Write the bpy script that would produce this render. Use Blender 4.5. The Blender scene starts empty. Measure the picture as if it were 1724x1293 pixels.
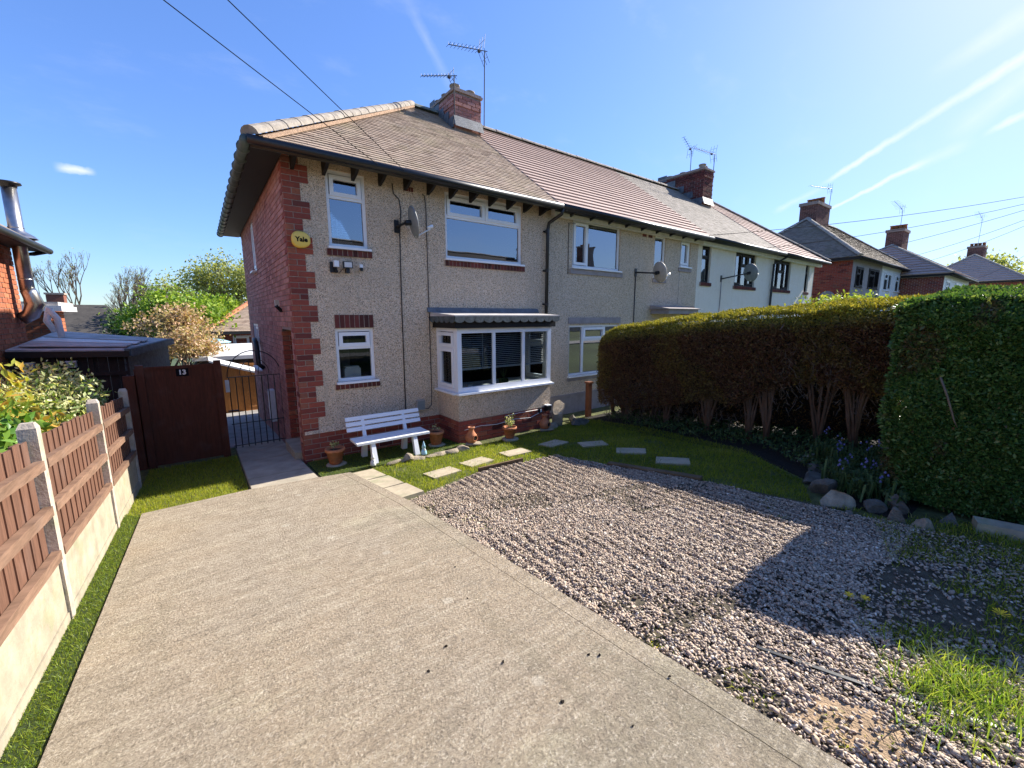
import bpy, bmesh, math, random
import numpy as np
from mathutils import Vector, Matrix
R = math.radians
rng = np.random.default_rng(7)
random.seed(7)
sc = bpy.context.scene
col = sc.collection

# ------------------------------------------------------------------ camera
# world: X along the house fronts, Y away behind them, Z up; house corner at the origin
CAM = Vector((-1.1245, -6.9100, 2.2662))
FPX, YAW, PITCH, ROLL = 697.316, 0.641759, 0.161390, -0.001894
fw = Vector((math.sin(YAW)*math.cos(PITCH), math.cos(YAW)*math.cos(PITCH), -math.sin(PITCH)))
rt0 = Vector((math.cos(YAW), -math.sin(YAW), 0)); up0 = rt0.cross(fw)
rt = rt0*math.cos(ROLL) + up0*math.sin(ROLL); up = up0*math.cos(ROLL) - rt0*math.sin(ROLL)
cd = bpy.data.cameras.new('camera'); cam = bpy.data.objects.new('camera', cd); col.objects.link(cam)
cam.matrix_world = Matrix(((rt.x, up.x, -fw.x, CAM.x), (rt.y, up.y, -fw.y, CAM.y), (rt.z, up.z, -fw.z, CAM.z), (0, 0, 0, 1)))
cd.sensor_fit = 'HORIZONTAL'; cd.sensor_width = 36; cd.lens = FPX/1724*36
cd.clip_start = .05; cd.clip_end = 3000
sc.camera = cam

# ------------------------------------------------------------------ light
SUN_EL, SUN_AZ = R(35.5), R(-2.5)          # azimuth measured from +X towards +Y
sdir = Vector((math.cos(SUN_EL)*math.cos(SUN_AZ), math.cos(SUN_EL)*math.sin(SUN_AZ), math.sin(SUN_EL)))
sl = bpy.data.lights.new('sun', 'SUN'); sl.energy = 4.7; sl.angle = R(.53); sl.color = (1, .94, .84)
so = bpy.data.objects.new('sun', sl); col.objects.link(so)
so.rotation_euler = (-sdir).to_track_quat('-Z', 'Y').to_euler(); so.location = (30, -5, 30)

def NT(nt):
    N, L = nt.nodes, nt.links
    def n(t, inp=None, **kw):
        o = N.new(t)
        for k, v in kw.items(): setattr(o, k, v)
        for k, v in (inp or {}).items():
            if isinstance(v, bpy.types.NodeSocket): L.new(v, o.inputs[k])
            else: o.inputs[k].default_value = v
        return o
    def m(op, a, b=0.0, c=None, clamp=False):
        o = N.new('ShaderNodeMath'); o.operation = op; o.use_clamp = clamp
        for i, v in enumerate((a, b) if c is None else (a, b, c)):
            if isinstance(v, bpy.types.NodeSocket): L.new(v, o.inputs[i])
            else: o.inputs[i].default_value = v
        return o.outputs[0]
    def vdot(a, v):
        o = N.new('ShaderNodeVectorMath'); o.operation = 'DOT_PRODUCT'; L.new(a, o.inputs[0]); o.inputs[1].default_value = v
        return o.outputs['Value']
    def mix(f, a, b, mode='MIX'):
        o = N.new('ShaderNodeMix'); o.data_type = 'RGBA'; o.blend_type = mode; o.clamp_factor = True
        for i, v in ((0, f), (6, a), (7, b)):
            if isinstance(v, bpy.types.NodeSocket): L.new(v, o.inputs[i])
            else: o.inputs[i].default_value = v if (i == 0 or len(v) == 4) else (*v, 1)
        return o.outputs[2]
    def ramp(f, stops, interp='LINEAR'):
        o = N.new('ShaderNodeValToRGB'); e = o.color_ramp; e.interpolation = interp
        while len(e.elements) < len(stops): e.elements.new(.5)
        for el, (p, c) in zip(e.elements, stops): el.position = p; el.color = (*c, 1) if len(c) == 3 else c
        L.new(f, o.inputs[0]); return o.outputs[0]
    def maprange(f, a, b, c=0., d=1.):
        o = N.new('ShaderNodeMapRange'); o.interpolation_type = 'SMOOTHSTEP'
        L.new(f, o.inputs[0])
        for i, v in enumerate((a, b, c, d)): o.inputs[i+1].default_value = v
        return o.outputs[0]
    return n, m, vdot, mix, ramp, maprange, L

w = bpy.data.worlds.new('World'); sc.world = w; w.use_nodes = True
w.node_tree.nodes.clear()
n, m, vdot, mix, ramp, mr, L = NT(w.node_tree)
sky = n('ShaderNodeTexSky', sky_type='NISHITA', sun_disc=False, sun_elevation=SUN_EL, sun_rotation=R(90)-SUN_AZ, altitude=100, air_density=.8, dust_density=.35, ozone_density=4.5)
tc = n('ShaderNodeTexCoord').outputs['Generated']
nz = n('ShaderNodeTexNoise', {'Vector': tc, 'Scale': 30., 'Detail': 6., 'Roughness': .65}).outputs[0]
nz2 = n('ShaderNodeTexNoise', {'Vector': tc, 'Scale': 9., 'Detail': 5., 'Roughness': .6}).outputs[0]
wob = m('MULTIPLY', m('SUBTRACT', nz, .5), .012)
skyc = n('ShaderNodeHueSaturation', {'Hue': .508, 'Saturation': 1.1, 'Color': sky.outputs[0]}).outputs[0]
def streak(d0, d1, width, amp, soft=.03, w1=None):
    """high vapour trail between two sky directions"""
    global skyc
    d0, d1 = Vector(d0).normalized(), Vector(d1).normalized()
    nr = d0.cross(d1).normalized(); tg = nr.cross(d0).normalized(); ang = d0.angle(d1)
    a = m('ARCTAN2', vdot(tc, tuple(tg)), vdot(tc, tuple(d0)))
    off = m('ABSOLUTE', m('ADD', vdot(tc, tuple(nr)), wob))
    wd = m('MULTIPLY_ADD', m('DIVIDE', a, ang), (w1 or width)-width, width)
    prof = m('SUBTRACT', 1., m('DIVIDE', off, wd), clamp=True)
    al = m('MULTIPLY', mr(a, -soft, soft*.6), m('SUBTRACT', 1., mr(a, ang-soft*.6, ang+soft)))
    k = m('MULTIPLY', m('MULTIPLY', prof, al), m('MULTIPLY', mr(nz2, .3, .75, .4, 1.), amp*.95))
    skyc = mix(k, skyc, (8.2, 8.5, 8.9))
streak((.927, .285, .244), (.934, .060, .360), .006, .8, .03, .011)
streak((.938, .287, .193), (.954, .181, .240), .0034, .75, .02, .006)
streak((.954, .181, .240), (.966, .135, .258), .012, .22, .02)
streak((.958, .101, .270), (.955, .02, .30), .006, .7, .02, .011)
streak((.918, .150, .366), (.91, .04, .41), .016, .38, .04, .022)
streak((.950, .137, .280), (.93, .05, .345), .022, .30, .03)
streak((.905, .36, .20), (.924, .309, .226), .007, .28, .015)
streak((-.145, .963, .228), (-.118, .967, .229), .008, .75, .012, .006)
streak((.363, .77, .526), (.43, .783, .45), .012, .10, .05)
cir = m('MULTIPLY', mr(n('ShaderNodeTexNoise', {'Vector': n('ShaderNodeMapping', {'Vector': tc, 'Scale': (1.2, 3., 4.), 'Rotation': (.3, .2, .5)}).outputs[0], 'Scale': 3.2, 'Detail': 7., 'Roughness': .6}).outputs[0], .54, .86), .10)
skyc = mix(cir, skyc, (5.6, 6.0, 6.6))
lum = n('ShaderNodeRGBToBW', {0: skyc}).outputs[0]
knee = m('DIVIDE', 1.15, m('MULTIPLY_ADD', lum, .23, 1.))
skyc = n('ShaderNodeVectorMath', {0: skyc, 3: knee}, operation='SCALE').outputs[0]
bg = n('ShaderNodeBackground', {'Color': skyc, 'Strength': .145})
L.new(bg.outputs[0], n('ShaderNodeOutputWorld').inputs[0])

sc.view_settings.view_transform = 'Standard'; sc.view_settings.look = 'None'
sc.view_settings.exposure = 1.28; sc.view_settings.gamma = 1; sc.view_settings.use_curve_mapping = False
sc.render.resolution_x, sc.render.resolution_y = 1024, 768
sc.cycles.max_bounces = 8; sc.cycles.transparent_max_bounces = 12

# ------------------------------------------------------------------ materials
def material(name):
    mt = bpy.data.materials.new(name); mt.use_nodes = True; mt.node_tree.nodes.clear()
    return mt, NT(mt.node_tree)
def finish(h, colr, rough=.8, bump=None, bstr=.3, bdist=.01, spec=.35, metal=0., trans=0., coat=0.):
    n, m, vdot, mix, ramp, mr, L = h
    p = n('ShaderNodeBsdfPrincipled', {'Roughness': rough, 'Specular IOR Level': spec, 'Metallic': metal, 'Coat Weight': coat})
    if isinstance(colr, bpy.types.NodeSocket): L.new(colr, p.inputs['Base Color'])
    else: p.inputs['Base Color'].default_value = (*colr, 1)
    if bump is not None:
        b = n('ShaderNodeBump', {'Height': bump, 'Strength': bstr, 'Distance': bdist}); L.new(b.outputs[0], p.inputs['Normal'])
    out = p.outputs[0]
    if trans:
        t = n('ShaderNodeBsdfTranslucent')
        if isinstance(colr, bpy.types.NodeSocket): L.new(mix(1., colr, (1.5, 1.45, .75), 'MULTIPLY'), t.inputs[0])
        else: t.inputs[0].default_value = (*colr, 1)
        out = n('ShaderNodeMixShader', {0: trans, 1: out, 2: t.outputs[0]}).outputs[0]
    L.new(out, n('ShaderNodeOutputMaterial').inputs[0])
def noise(h, scale, detail=4., rough=.55, vec=None, stretch=None, coord='Object'):
    n = h[0]
    v = vec or n('ShaderNodeTexCoord').outputs[coord]
    if stretch: v = n('ShaderNodeMapping', {'Vector': v, 'Scale': stretch}).outputs[0]
    return n('ShaderNodeTexNoise', {'Vector': v, 'Scale': scale, 'Detail': detail, 'Roughness': rough}).outputs[0]
def gpos(h): return h[0]('ShaderNodeNewGeometry').outputs['Position']
def simple(name, c, rough=.6, var=.25, scale=12., bump=.15, bdist=.004, spec=.4, metal=0., fine=120., coat=0., patch=None):
    mt, h = material(name); n, m, vdot, mix, ramp, mr, L = h
    p = gpos(h); a = noise(h, scale, 5, .6, p); b = noise(h, fine, 3, .6, p)
    lo = tuple(x*(1-var) for x in c); hi = tuple(min(1, x*(1+var*.7)) for x in c)
    cc = ramp(a, [(.3, lo), (.7, hi)])
    if patch: cc = mix(mr(noise(h, 3.2, 6, .7, p), .5, .68, 0, .6), cc, patch); cc = mix(mr(noise(h, 21, 5, .75, p), .55, .7, 0, .4), cc, tuple(x*.6 for x in c))
    finish(h, cc, rough, b, bump, bdist, spec, metal, coat=coat); return mt
def brickmat(name, stops, attr=False, dirt=.35):
    mt, h = material(name); n, m, vdot, mix, ramp, mr, L = h
    r = n('ShaderNodeAttribute', attribute_name='rnd').outputs['Fac'] if attr else n('ShaderNodeObjectInfo').outputs['Random']
    p = gpos(h); c = ramp(r, stops)
    a = noise(h, 30, 5, .65, p); f = noise(h, 220, 3, .7, p); g = noise(h, 2.2, 4, .6, p)
    c = mix(mr(a, .35, .8, 0, .45), c, (.10, .035, .03)); c = mix(mr(g, .5, .8, 0, dirt), c, (.12, .07, .055))
    finish(h, c, .85, f, .45, .004, .25); return mt
BR = [(0, (.115, .030, .026)), (.14, (.25, .060, .042)), (.45, (.33, .082, .050)), (.72, (.27, .062, .044)), (.9, (.38, .125, .066)), (1, (.20, .085, .060))]
BRO = [(0, (.36, .12, .06)), (.4, (.46, .16, .075)), (.8, (.40, .12, .06)), (1, (.50, .21, .11))]
BRD = [(0, (.055, .020, .018)), (.5, (.12, .032, .026)), (1, (.17, .042, .034))]
BRS = [(0, (.30, .13, .11)), (.3, (.46, .215, .175)), (.6, (.54, .28, .235)), (.85, (.42, .175, .14)), (1, (.36, .20, .17))]
M = {}
M['brick'] = brickmat('brick', BR); M['brick_attr'] = brickmat('brick_joined', BR, True)
M['brick_side'] = brickmat('brick_side', BRS); M['brick_side_attr'] = brickmat('brick_side_joined', BRS, True)
M['brick_dark'] = brickmat('brick_dark', BRD); M['brick_sooty'] = brickmat('brick_sooty', [(0, (.09, .045, .038)), (.5, (.16, .075, .06)), (1, (.22, .10, .08))], True); M['brick_orange'] = brickmat('brick_orange', BRO, True)
M['mortar'] = simple('mortar', (.36, .29, .235), .95, .25, 14, .5, .004)
M['mortar_dark'] = simple('mortar_dark', (.30, .23, .20), .95, .25, 14, .5, .004)
def roughcast(name, stops, stain=(.46, .38, .285), amt=.5, sc_=105., crev=(.22, .175, .13), grime=(.30, .245, .19)):
    mt, h = material(name); n, m, vdot, mix, ramp, mr, L = h
    p = gpos(h)
    v = n('ShaderNodeTexVoronoi', {'Vector': p, 'Scale': sc_}); v2 = n('ShaderNodeTexVoronoi', {'Vector': p, 'Scale': sc_*.55})
    cr = n('ShaderNodeSeparateColor', {0: v.outputs['Color']}).outputs[0]
    c = ramp(cr, stops)
    c = mix(mr(v.outputs['Distance'], .5, .85, 0, .5), c, crev)
    g = noise(h, .9, 5, .65, p); c = mix(mr(g, .42, .78, 0, amt), c, stain)
    g2 = noise(h, 4., 5, .7, p); c = mix(mr(g2, .5, .8, 0, .35), c, (.62, .53, .42))
    st = noise(h, 5.5, 5, .65, p, (1.6, 1.6, .10)); c = mix(mr(st, .52, .70, 0, .5), c, stain)
    gr = noise(h, 14, 4, .7, p, (1, 1, .35)); c = mix(mr(gr, .58, .74, 0, .3), c, grime)
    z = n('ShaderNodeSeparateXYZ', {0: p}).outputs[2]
    tip = m('MULTIPLY', mr(m('ADD', z, m('MULTIPLY', g2, .5)), 4.45, 4.85, 0, .55), 1.)   # band of tan tint on the dash under the eaves
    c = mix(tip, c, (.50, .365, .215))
    hgt = m('SUBTRACT', 1., m('ADD', m('MULTIPLY', v.outputs['Distance'], .7), m('MULTIPLY', v2.outputs['Distance'], .5)))
    finish(h, c, .9, hgt, 1., .012, .25); return mt
PD = [(0, (.12, .082, .06)), (.13, (.38, .275, .19)), (.3, (.72, .55, .38)), (.55, (.84, .67, .475)), (.76, (.79, .56, .38)), (.9, (.94, .86, .72)), (1, (.44, .33, .25))]
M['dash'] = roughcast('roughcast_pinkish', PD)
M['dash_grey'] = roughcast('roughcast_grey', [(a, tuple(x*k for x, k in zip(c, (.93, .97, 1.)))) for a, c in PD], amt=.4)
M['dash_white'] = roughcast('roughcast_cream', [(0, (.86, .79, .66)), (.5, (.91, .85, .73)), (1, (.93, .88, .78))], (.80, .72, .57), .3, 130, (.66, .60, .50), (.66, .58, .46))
M['render_grey'] = simple('smooth_render', (.30, .265, .255), .9, .2, 6, .3)
M['upvc'] = simple('white_upvc', (.80, .81, .82), .35, .05, 3, .03, spec=.5)
M['white_paint'] = simple('white_paint', (.74, .74, .72), .55, .12, 8, .15)
M['cream_trim'] = simple('cream_trim', (.64, .60, .53), .6, .18, 7, .15)
M['black_plastic'] = simple('black_plastic', (.012, .012, .013), .4, .3, 20, .05, spec=.5)
M['gutter_green'] = simple('aged_gutter', (.085, .11, .098), .5, .35, 6, .15, spec=.45)
M['dark_timber'] = simple('dark_timber', (.012, .009, .008), .7, .4, 20, .2)
M['lead'] = simple('lead', (.105, .115, .13), .5, .4, 9, .3, .01, spec=.5)
M['lead_dark'] = simple('weathered_felt', (.085, .10, .10), .75, .5, 14, .4, .01)
M['steel'] = simple('steel', (.45, .44, .43), .32, .2, 10, .1, metal=1.)
M['aerial'] = simple('aerial_metal', (.05, .05, .055), .5, .3, 20, .1, metal=.6)
M['dish'] = simple('dish_grey', (.20, .22, .22), .5, .15, 15, .05)
M['dish_pale'] = simple('dish_pale', (.42, .38, .33), .5, .15, 15, .05)
M['terracotta'] = simple('terracotta', (.44, .155, .065), .8, .3, 22, .3, .003, patch=(.40, .22, .13))
M['soil'] = simple('soil', (.030, .020, .013), .95, .5, 25, 1., .02)
M['stone'] = simple('sandstone', (.33, .27, .19), .9, .4, 9, .8, .015, fine=60)
M['stone_grey'] = simple('grey_rock', (.13, .118, .095), .9, .45, 8, .9, .02, fine=50)
M['slab'] = simple('paving_slab', (.43, .36, .25), .9, .22, 7, .4, .004, patch=(.26, .27, .15))
M['conc_post'] = simple('concrete_post', (.46, .39, .32), .9, .25, 10, .6, .006, fine=70, patch=(.26, .27, .15))
M['conc_board'] = simple('concrete_board', (.37, .32, .235), .9, .28, 6, .5, .005, fine=60, patch=(.26, .27, .15))
M['slate_blue'] = simple('ornament_blue', (.30, .52, .62), .5, .3, 20, .1)
M['yellow'] = simple('alarm_yellow', (.78, .55, .10), .4, .06, 5, .02, spec=.5)
M['ink'] = simple('black_ink', (.01, .01, .012), .9, .05, 5, .0, spec=.05)
M['petal_yellow'] = simple('petal_yellow', (.85, .55, .01), .6, .1, 30, .1)
M['petal_blue'] = simple('petal_blue', (.11, .105, .27), .6, .3, 40, .1)
M['petal_red'] = simple('petal_red', (.65, .06, .03), .6, .2, 30, .1)
M['curtain'] = simple('curtain', (.66, .65, .63), .9, .1, 5, .2)
M['curtain_blue'] = simple('curtain_patterned', (.30, .36, .36), .9, .5, 30, .2)
M['blind'] = simple('blind_white', (.72, .74, .75), .5, .05, 5, .02)
M['blind_grey'] = simple('blind_grey', (.60, .61, .64), .5, .05, 5, .02)
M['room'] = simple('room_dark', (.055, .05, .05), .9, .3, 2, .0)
def wood(name, c, vert=True, var=.4, rough=.75):
    mt, h = material(name); n, m, vdot, mix, ramp, mr, L = h
    p = gpos(h); a = noise(h, 6, 6, .7, p, (9, 9, .8) if vert else (.8, .8, 9)); b = noise(h, 3, 3, .5, p)
    r = n('ShaderNodeObjectInfo').outputs['Random']
    c0 = tuple(x*(1-var) for x in c); c1 = tuple(x*(1+var*.6) for x in c)
    cc = ramp(a, [(.3, c0), (.7, c1)]); cc = mix(m('MULTIPLY', r, .4), cc, tuple(x*.55 for x in c)); cc = mix(mr(b, .5, .8, 0, .3), cc, tuple((x+.12)*.8 for x in c))
    finish(h, cc, rough, a, .35, .004, .3); return mt
M['fence_wood'] = wood('fence_wood', (.165, .082, .052), var=.5); M['rail_wood'] = wood('rail_wood', (.235, .14, .092), False, .5)
M['gate_wood'] = wood('gate_wood', (.105, .030, .014)); M['shed_wood'] = wood('shed_dark_wood', (.045, .030, .022))
M['orange_wood'] = wood('orange_wood', (.50, .205, .055)); M['post_wood'] = wood('post_wood', (.20, .07, .03))
M['edging_wood'] = wood('edging_wood', (.16, .105, .055), False)
M['bark'] = wood('bark', (.145, .085, .052), var=.6); M['twig'] = wood('twig', (.16, .12, .085), var=.5)
def tilemat(name, stops, patch, amt, big=1.3):
    mt, h = material(name); n, m, vdot, mix, ramp, mr, L = h
    p = gpos(h); r = n('ShaderNodeAttribute', attribute_name='rnd').outputs['Fac']
    c = ramp(r, stops); g = noise(h, big, 6, .65, p); c = mix(mr(g, .45, .72, 0, amt), c, patch)
    f = noise(h, 130, 4, .7, p); c = mix(mr(f, .55, .8, 0, .3), c, (.09, .08, .07))
    finish(h, c, .85, f, .5, .004, .25); return mt
M['tile1'] = tilemat('plain_tiles_brown', [(0, (.27, .195, .145)), (.4, (.36, .27, .205)), (.75, (.41, .31, .235)), (1, (.31, .24, .19))], (.34, .285, .17), .45)
M['tile2'] = tilemat('interlocking_tiles_pink', [(0, (.43, .315, .265)), (.5, (.47, .345, .29)), (1, (.44, .32, .27))], (.39, .295, .25), .35)
M['tile3'] = tilemat('plain_tiles_grey', [(0, (.20, .17, .14)), (.5, (.26, .225, .19)), (1, (.33, .28, .24))], (.17, .155, .13), .6)
M['tile5'] = tilemat('plain_tiles_dark', [(0, (.17, .135, .105)), (.5, (.225, .18, .14)), (1, (.27, .215, .17))], (.20, .175, .10), .6)
M['ridge'] = simple('ridge_tile', (.33, .285, .235), .9, .35, 9, .5, .008)
M['ridge_green'] = simple('ridge_tile_green', (.21, .24, .215), .9, .4, 9, .5, .008)
M['hip_orange'] = simple('hip_orange', (.52, .20, .10), .9, .25, 12, .4)
M['bedding'] = simple('mortar_bedding', (.45, .30, .20), .95, .35, 25, 1., .02)
M['felt'] = simple('roof_felt', (.46, .43, .41), .85, .3, 4, .5, .006)
M['white_sheet'] = simple('white_roof_sheet', (.66, .66, .64), .6, .12, 3, .2)
def glassmat(name, ior=1.9, tint=(.75, .8, .8)):
    mt, h = material(name); n, m, vdot, mix, ramp, mr, L = h
    f = n('ShaderNodeFresnel', {'IOR': ior}).outputs[0]
    g = n('ShaderNodeBsdfGlossy', {'Roughness': .015, 'Color': (.93, .95, 1, 1)}); t = n('ShaderNodeBsdfTransparent', {'Color': (*tint, 1)})
    wv = n('ShaderNodeBump', {'Height': noise(h, 1.6, 1, .4, gpos(h)), 'Strength': .035, 'Distance': .05}); L.new(wv.outputs[0], g.inputs['Normal'])
    L.new(n('ShaderNodeMixShader', {0: f, 1: t.outputs[0], 2: g.outputs[0]}).outputs[0], n('ShaderNodeOutputMaterial').inputs[0]); return mt
M['glass'] = glassmat('window_glass', 3.1); M['glass_low'] = glassmat('window_glass_lower', 1.45, (.8, .84, .84)); M['glass_far'] = glassmat('window_glass_far', 2.4, (.3, .33, .35))
def leafmat(name, stops, trans=.3, rough=.55, brown=None):
    mt, h = material(name); n, m, vdot, mix, ramp, mr, L = h
    r = n('ShaderNodeAttribute', attribute_name='rnd').outputs['Fac']; c = ramp(r, stops)
    if brown:
        bl = n('ShaderNodeAttribute', attribute_name='dead').outputs['Fac']; c = mix(bl, c, ramp(r, brown))
    finish(h, c, rough, trans=trans, spec=.3); return mt
M['grass'] = leafmat('grass_blades', [(0, (.06, .10, .010)), (.4, (.18, .235, .020)), (.8, (.34, .37, .036)), (.93, (.50, .47, .08)), (1, (.54, .46, .19))], .5)
M['turf'] = leafmat('turf_blades', [(0, (.075, .125, .012)), (.5, (.15, .215, .018)), (1, (.27, .30, .034))], .3, .45)
M['tuft'] = leafmat('tuft_blades', [(0, (.10, .19, .025)), (.5, (.20, .30, .045)), (1, (.34, .37, .08))], .45)
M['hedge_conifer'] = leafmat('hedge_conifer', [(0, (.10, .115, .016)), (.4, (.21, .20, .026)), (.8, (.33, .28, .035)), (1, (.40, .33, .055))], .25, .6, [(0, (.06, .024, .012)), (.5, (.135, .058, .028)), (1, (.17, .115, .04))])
M['hedge_privet'] = leafmat('hedge_privet', [(0, (.034, .080, .018)), (.5, (.068, .14, .030)), (.85, (.125, .205, .045)), (1, (.23, .26, .09))], .3, .42, [(0, (.09, .06, .03)), (1, (.15, .11, .05))])
M['leaf_var'] = leafmat('leaf_variegated', [(0, (.09, .16, .04)), (.3, (.20, .29, .07)), (.5, (.55, .58, .28)), (1, (.74, .73, .44))], .35)
M['leaf_orange'] = leafmat('leaf_photinia', [(0, (.10, .19, .03)), (.5, (.26, .33, .05)), (.75, (.42, .38, .06)), (1, (.60, .34, .07))], .35)
M['leaf_green'] = leafmat('leaf_green', [(0, (.05, .13, .02)), (.5, (.11, .24, .035)), (1, (.24, .37, .06))], .35, .4)
M['leaf_lime'] = leafmat('leaf_lime', [(0, (.10, .18, .02)), (.5, (.20, .32, .03)), (1, (.34, .42, .06))], .35)
M['leaf_cherry'] = leafmat('leaf_cherry', [(0, (.26, .18, .07)), (.4, (.42, .35, .16)), (.75, (.50, .30, .20)), (1, (.66, .50, .36))], .3)
M['leaf_pale'] = leafmat('leaf_pale', [(0, (.16, .19, .06)), (.5, (.30, .34, .10)), (1, (.44, .44, .17))], .4)
M['leaf_dark'] = leafmat('leaf_dark', [(0, (.03, .06, .018)), (.6, (.06, .10, .03)), (1, (.11, .16, .05))], .2)
M['core'] = simple('hedge_core_brown', (.020, .013, .009), .95, .5, 30, .8, .03)
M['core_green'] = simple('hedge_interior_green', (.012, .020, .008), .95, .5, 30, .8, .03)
def pebbles():
    mt, h = material('pebble'); n, m, vdot, mix, ramp, mr, L = h
    r = n('ShaderNodeAttribute', attribute_name='rnd').outputs['Fac']
    c = ramp(r, [(0, (.09, .068, .052)), (.16, (.24, .185, .14)), (.36, (.47, .37, .27)), (.55, (.42, .30, .22)), (.7, (.60, .49, .36)), (.84, (.30, .255, .215)), (.94, (.48, .36, .23)), (1, (.78, .71, .59))])
    f = noise(h, 160, 3, .6, gpos(h)); c = mix(mr(f, .5, .75, 0, .3), c, (.42, .31, .25))
    finish(h, c, .7, f, .2, .003, .3); return mt
M['pebble'] = pebbles()
def concrete():
    mt, h = material('drive_concrete'); n, m, vdot, mix, ramp, mr, L = h
    p = gpos(h)
    big = noise(h, .8, 5, .6, p); mid = noise(h, 7, 6, .7, p); fine = noise(h, 95, 5, .75, p)
    brm = noise(h, 26, 4, .7, p, (.35, 1.6, 1)); pit = n('ShaderNodeTexVoronoi', {'Vector': p, 'Scale': 55.}).outputs['Distance']
    c = ramp(mid, [(.3, (.30, .245, .175)), (.55, (.39, .325, .24)), (.75, (.46, .39, .29))])
    c = mix(mr(big, .40, .62, 0, .7), c, (.40, .315, .215)); c = mix(mr(noise(h, 1.15, 6, .7, p), .54, .68, 0, .6), c, (.52, .45, .31)); c = mix(mr(noise(h, .55, 6, .72, p), .53, .64, 0, .5), c, (.265, .235, .165))
    c = mix(mr(noise(h, 1.7, 5, .7, p), .55, .75, 0, .5), c, (.35, .31, .215))
    f2 = noise(h, 27, 6, .82, p, (.5, 1.4, 1)); c = mix(mr(f2, .51, .64, 0, .62), c, (.185, .15, .11)); c = mix(mr(f2, .46, .33, 0, .6), c, (.62, .54, .43)); ty = noise(h, 2.2, 5, .65, p, (1.5, .10, 1)); c = mix(mr(ty, .55, .68, 0, .38), c, (.235, .20, .135)); sw = noise(h, 9, 5, .75, p, (.25, 2.2, 1)); c = mix(mr(sw, .52, .66, 0, .48), c, (.23, .19, .14)); c = mix(mr(sw, .46, .34, 0, .42), c, (.56, .48, .36)); c = mix(mr(fine, .56, .68, 0, .5), c, (.17, .14, .10))
    spots = n('ShaderNodeTexVoronoi', {'Vector': p, 'Scale': 2.1, 'Randomness': 1.}).outputs['Distance']
    c = mix(mr(spots, .10, .05, 0, .5), c, (.56, .50, .40))
    agg = n('ShaderNodeTexVoronoi', {'Vector': p, 'Scale': 120.}); c = mix(mr(n('ShaderNodeSeparateColor', {0: agg.outputs['Color']}).outputs[0], .88, .92, 0, .35), c, (.66, .58, .46)); c = mix(mr(n('ShaderNodeSeparateColor', {0: agg.outputs['Color']}).outputs[1], .92, .95, 0, .4), c, (.16, .13, .09))
    hg = m('ADD', m('MULTIPLY', fine, .8), m('ADD', m('MULTIPLY', brm, .9), m('MULTIPLY', pit, .3)))
    finish(h, c, .93, hg, 1., .02, .2); return mt
M['concrete'] = concrete()
M['path'] = simple('path_concrete', (.38, .33, .25), .92, .25, 4, .6, .006, fine=80)
M['drive_band'] = simple('trowelled_concrete', (.40, .335, .24), .92, .3, 6, .7, .008, fine=85)
M['bed_brown'] = simple('gravel_soil', (.115, .095, .062), .95, .5, 20, 1., .02)
M['earth'] = simple('lawn_soil', (.115, .125, .04), .95, .5, 8, .8, .03)
M['turf_base'] = simple('turf_base', (.035, .055, .012), .95, .4, 20, .6, .01)
M['sand'] = simple('sandy_subsoil', (.34, .235, .14), .95, .35, 12, 1., .02, fine=50)
M['bed_soil'] = simple('bed_soil', (.022, .017, .012), .95, .5, 15, 1., .03)
M['asphalt'] = simple('asphalt', (.052, .052, .055), .9, .25, 3, .6, .006)
M['pavement'] = simple('pavement', (.28, .265, .245), .9, .25, 4, .5, .006)
M['slate'] = simple('dark_slates', (.062, .055, .048), .85, .35, 3, .5, .01)
M['fields'] = simple('far_ground', (.06, .085, .03), .95, .4, .3, .2)

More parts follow.
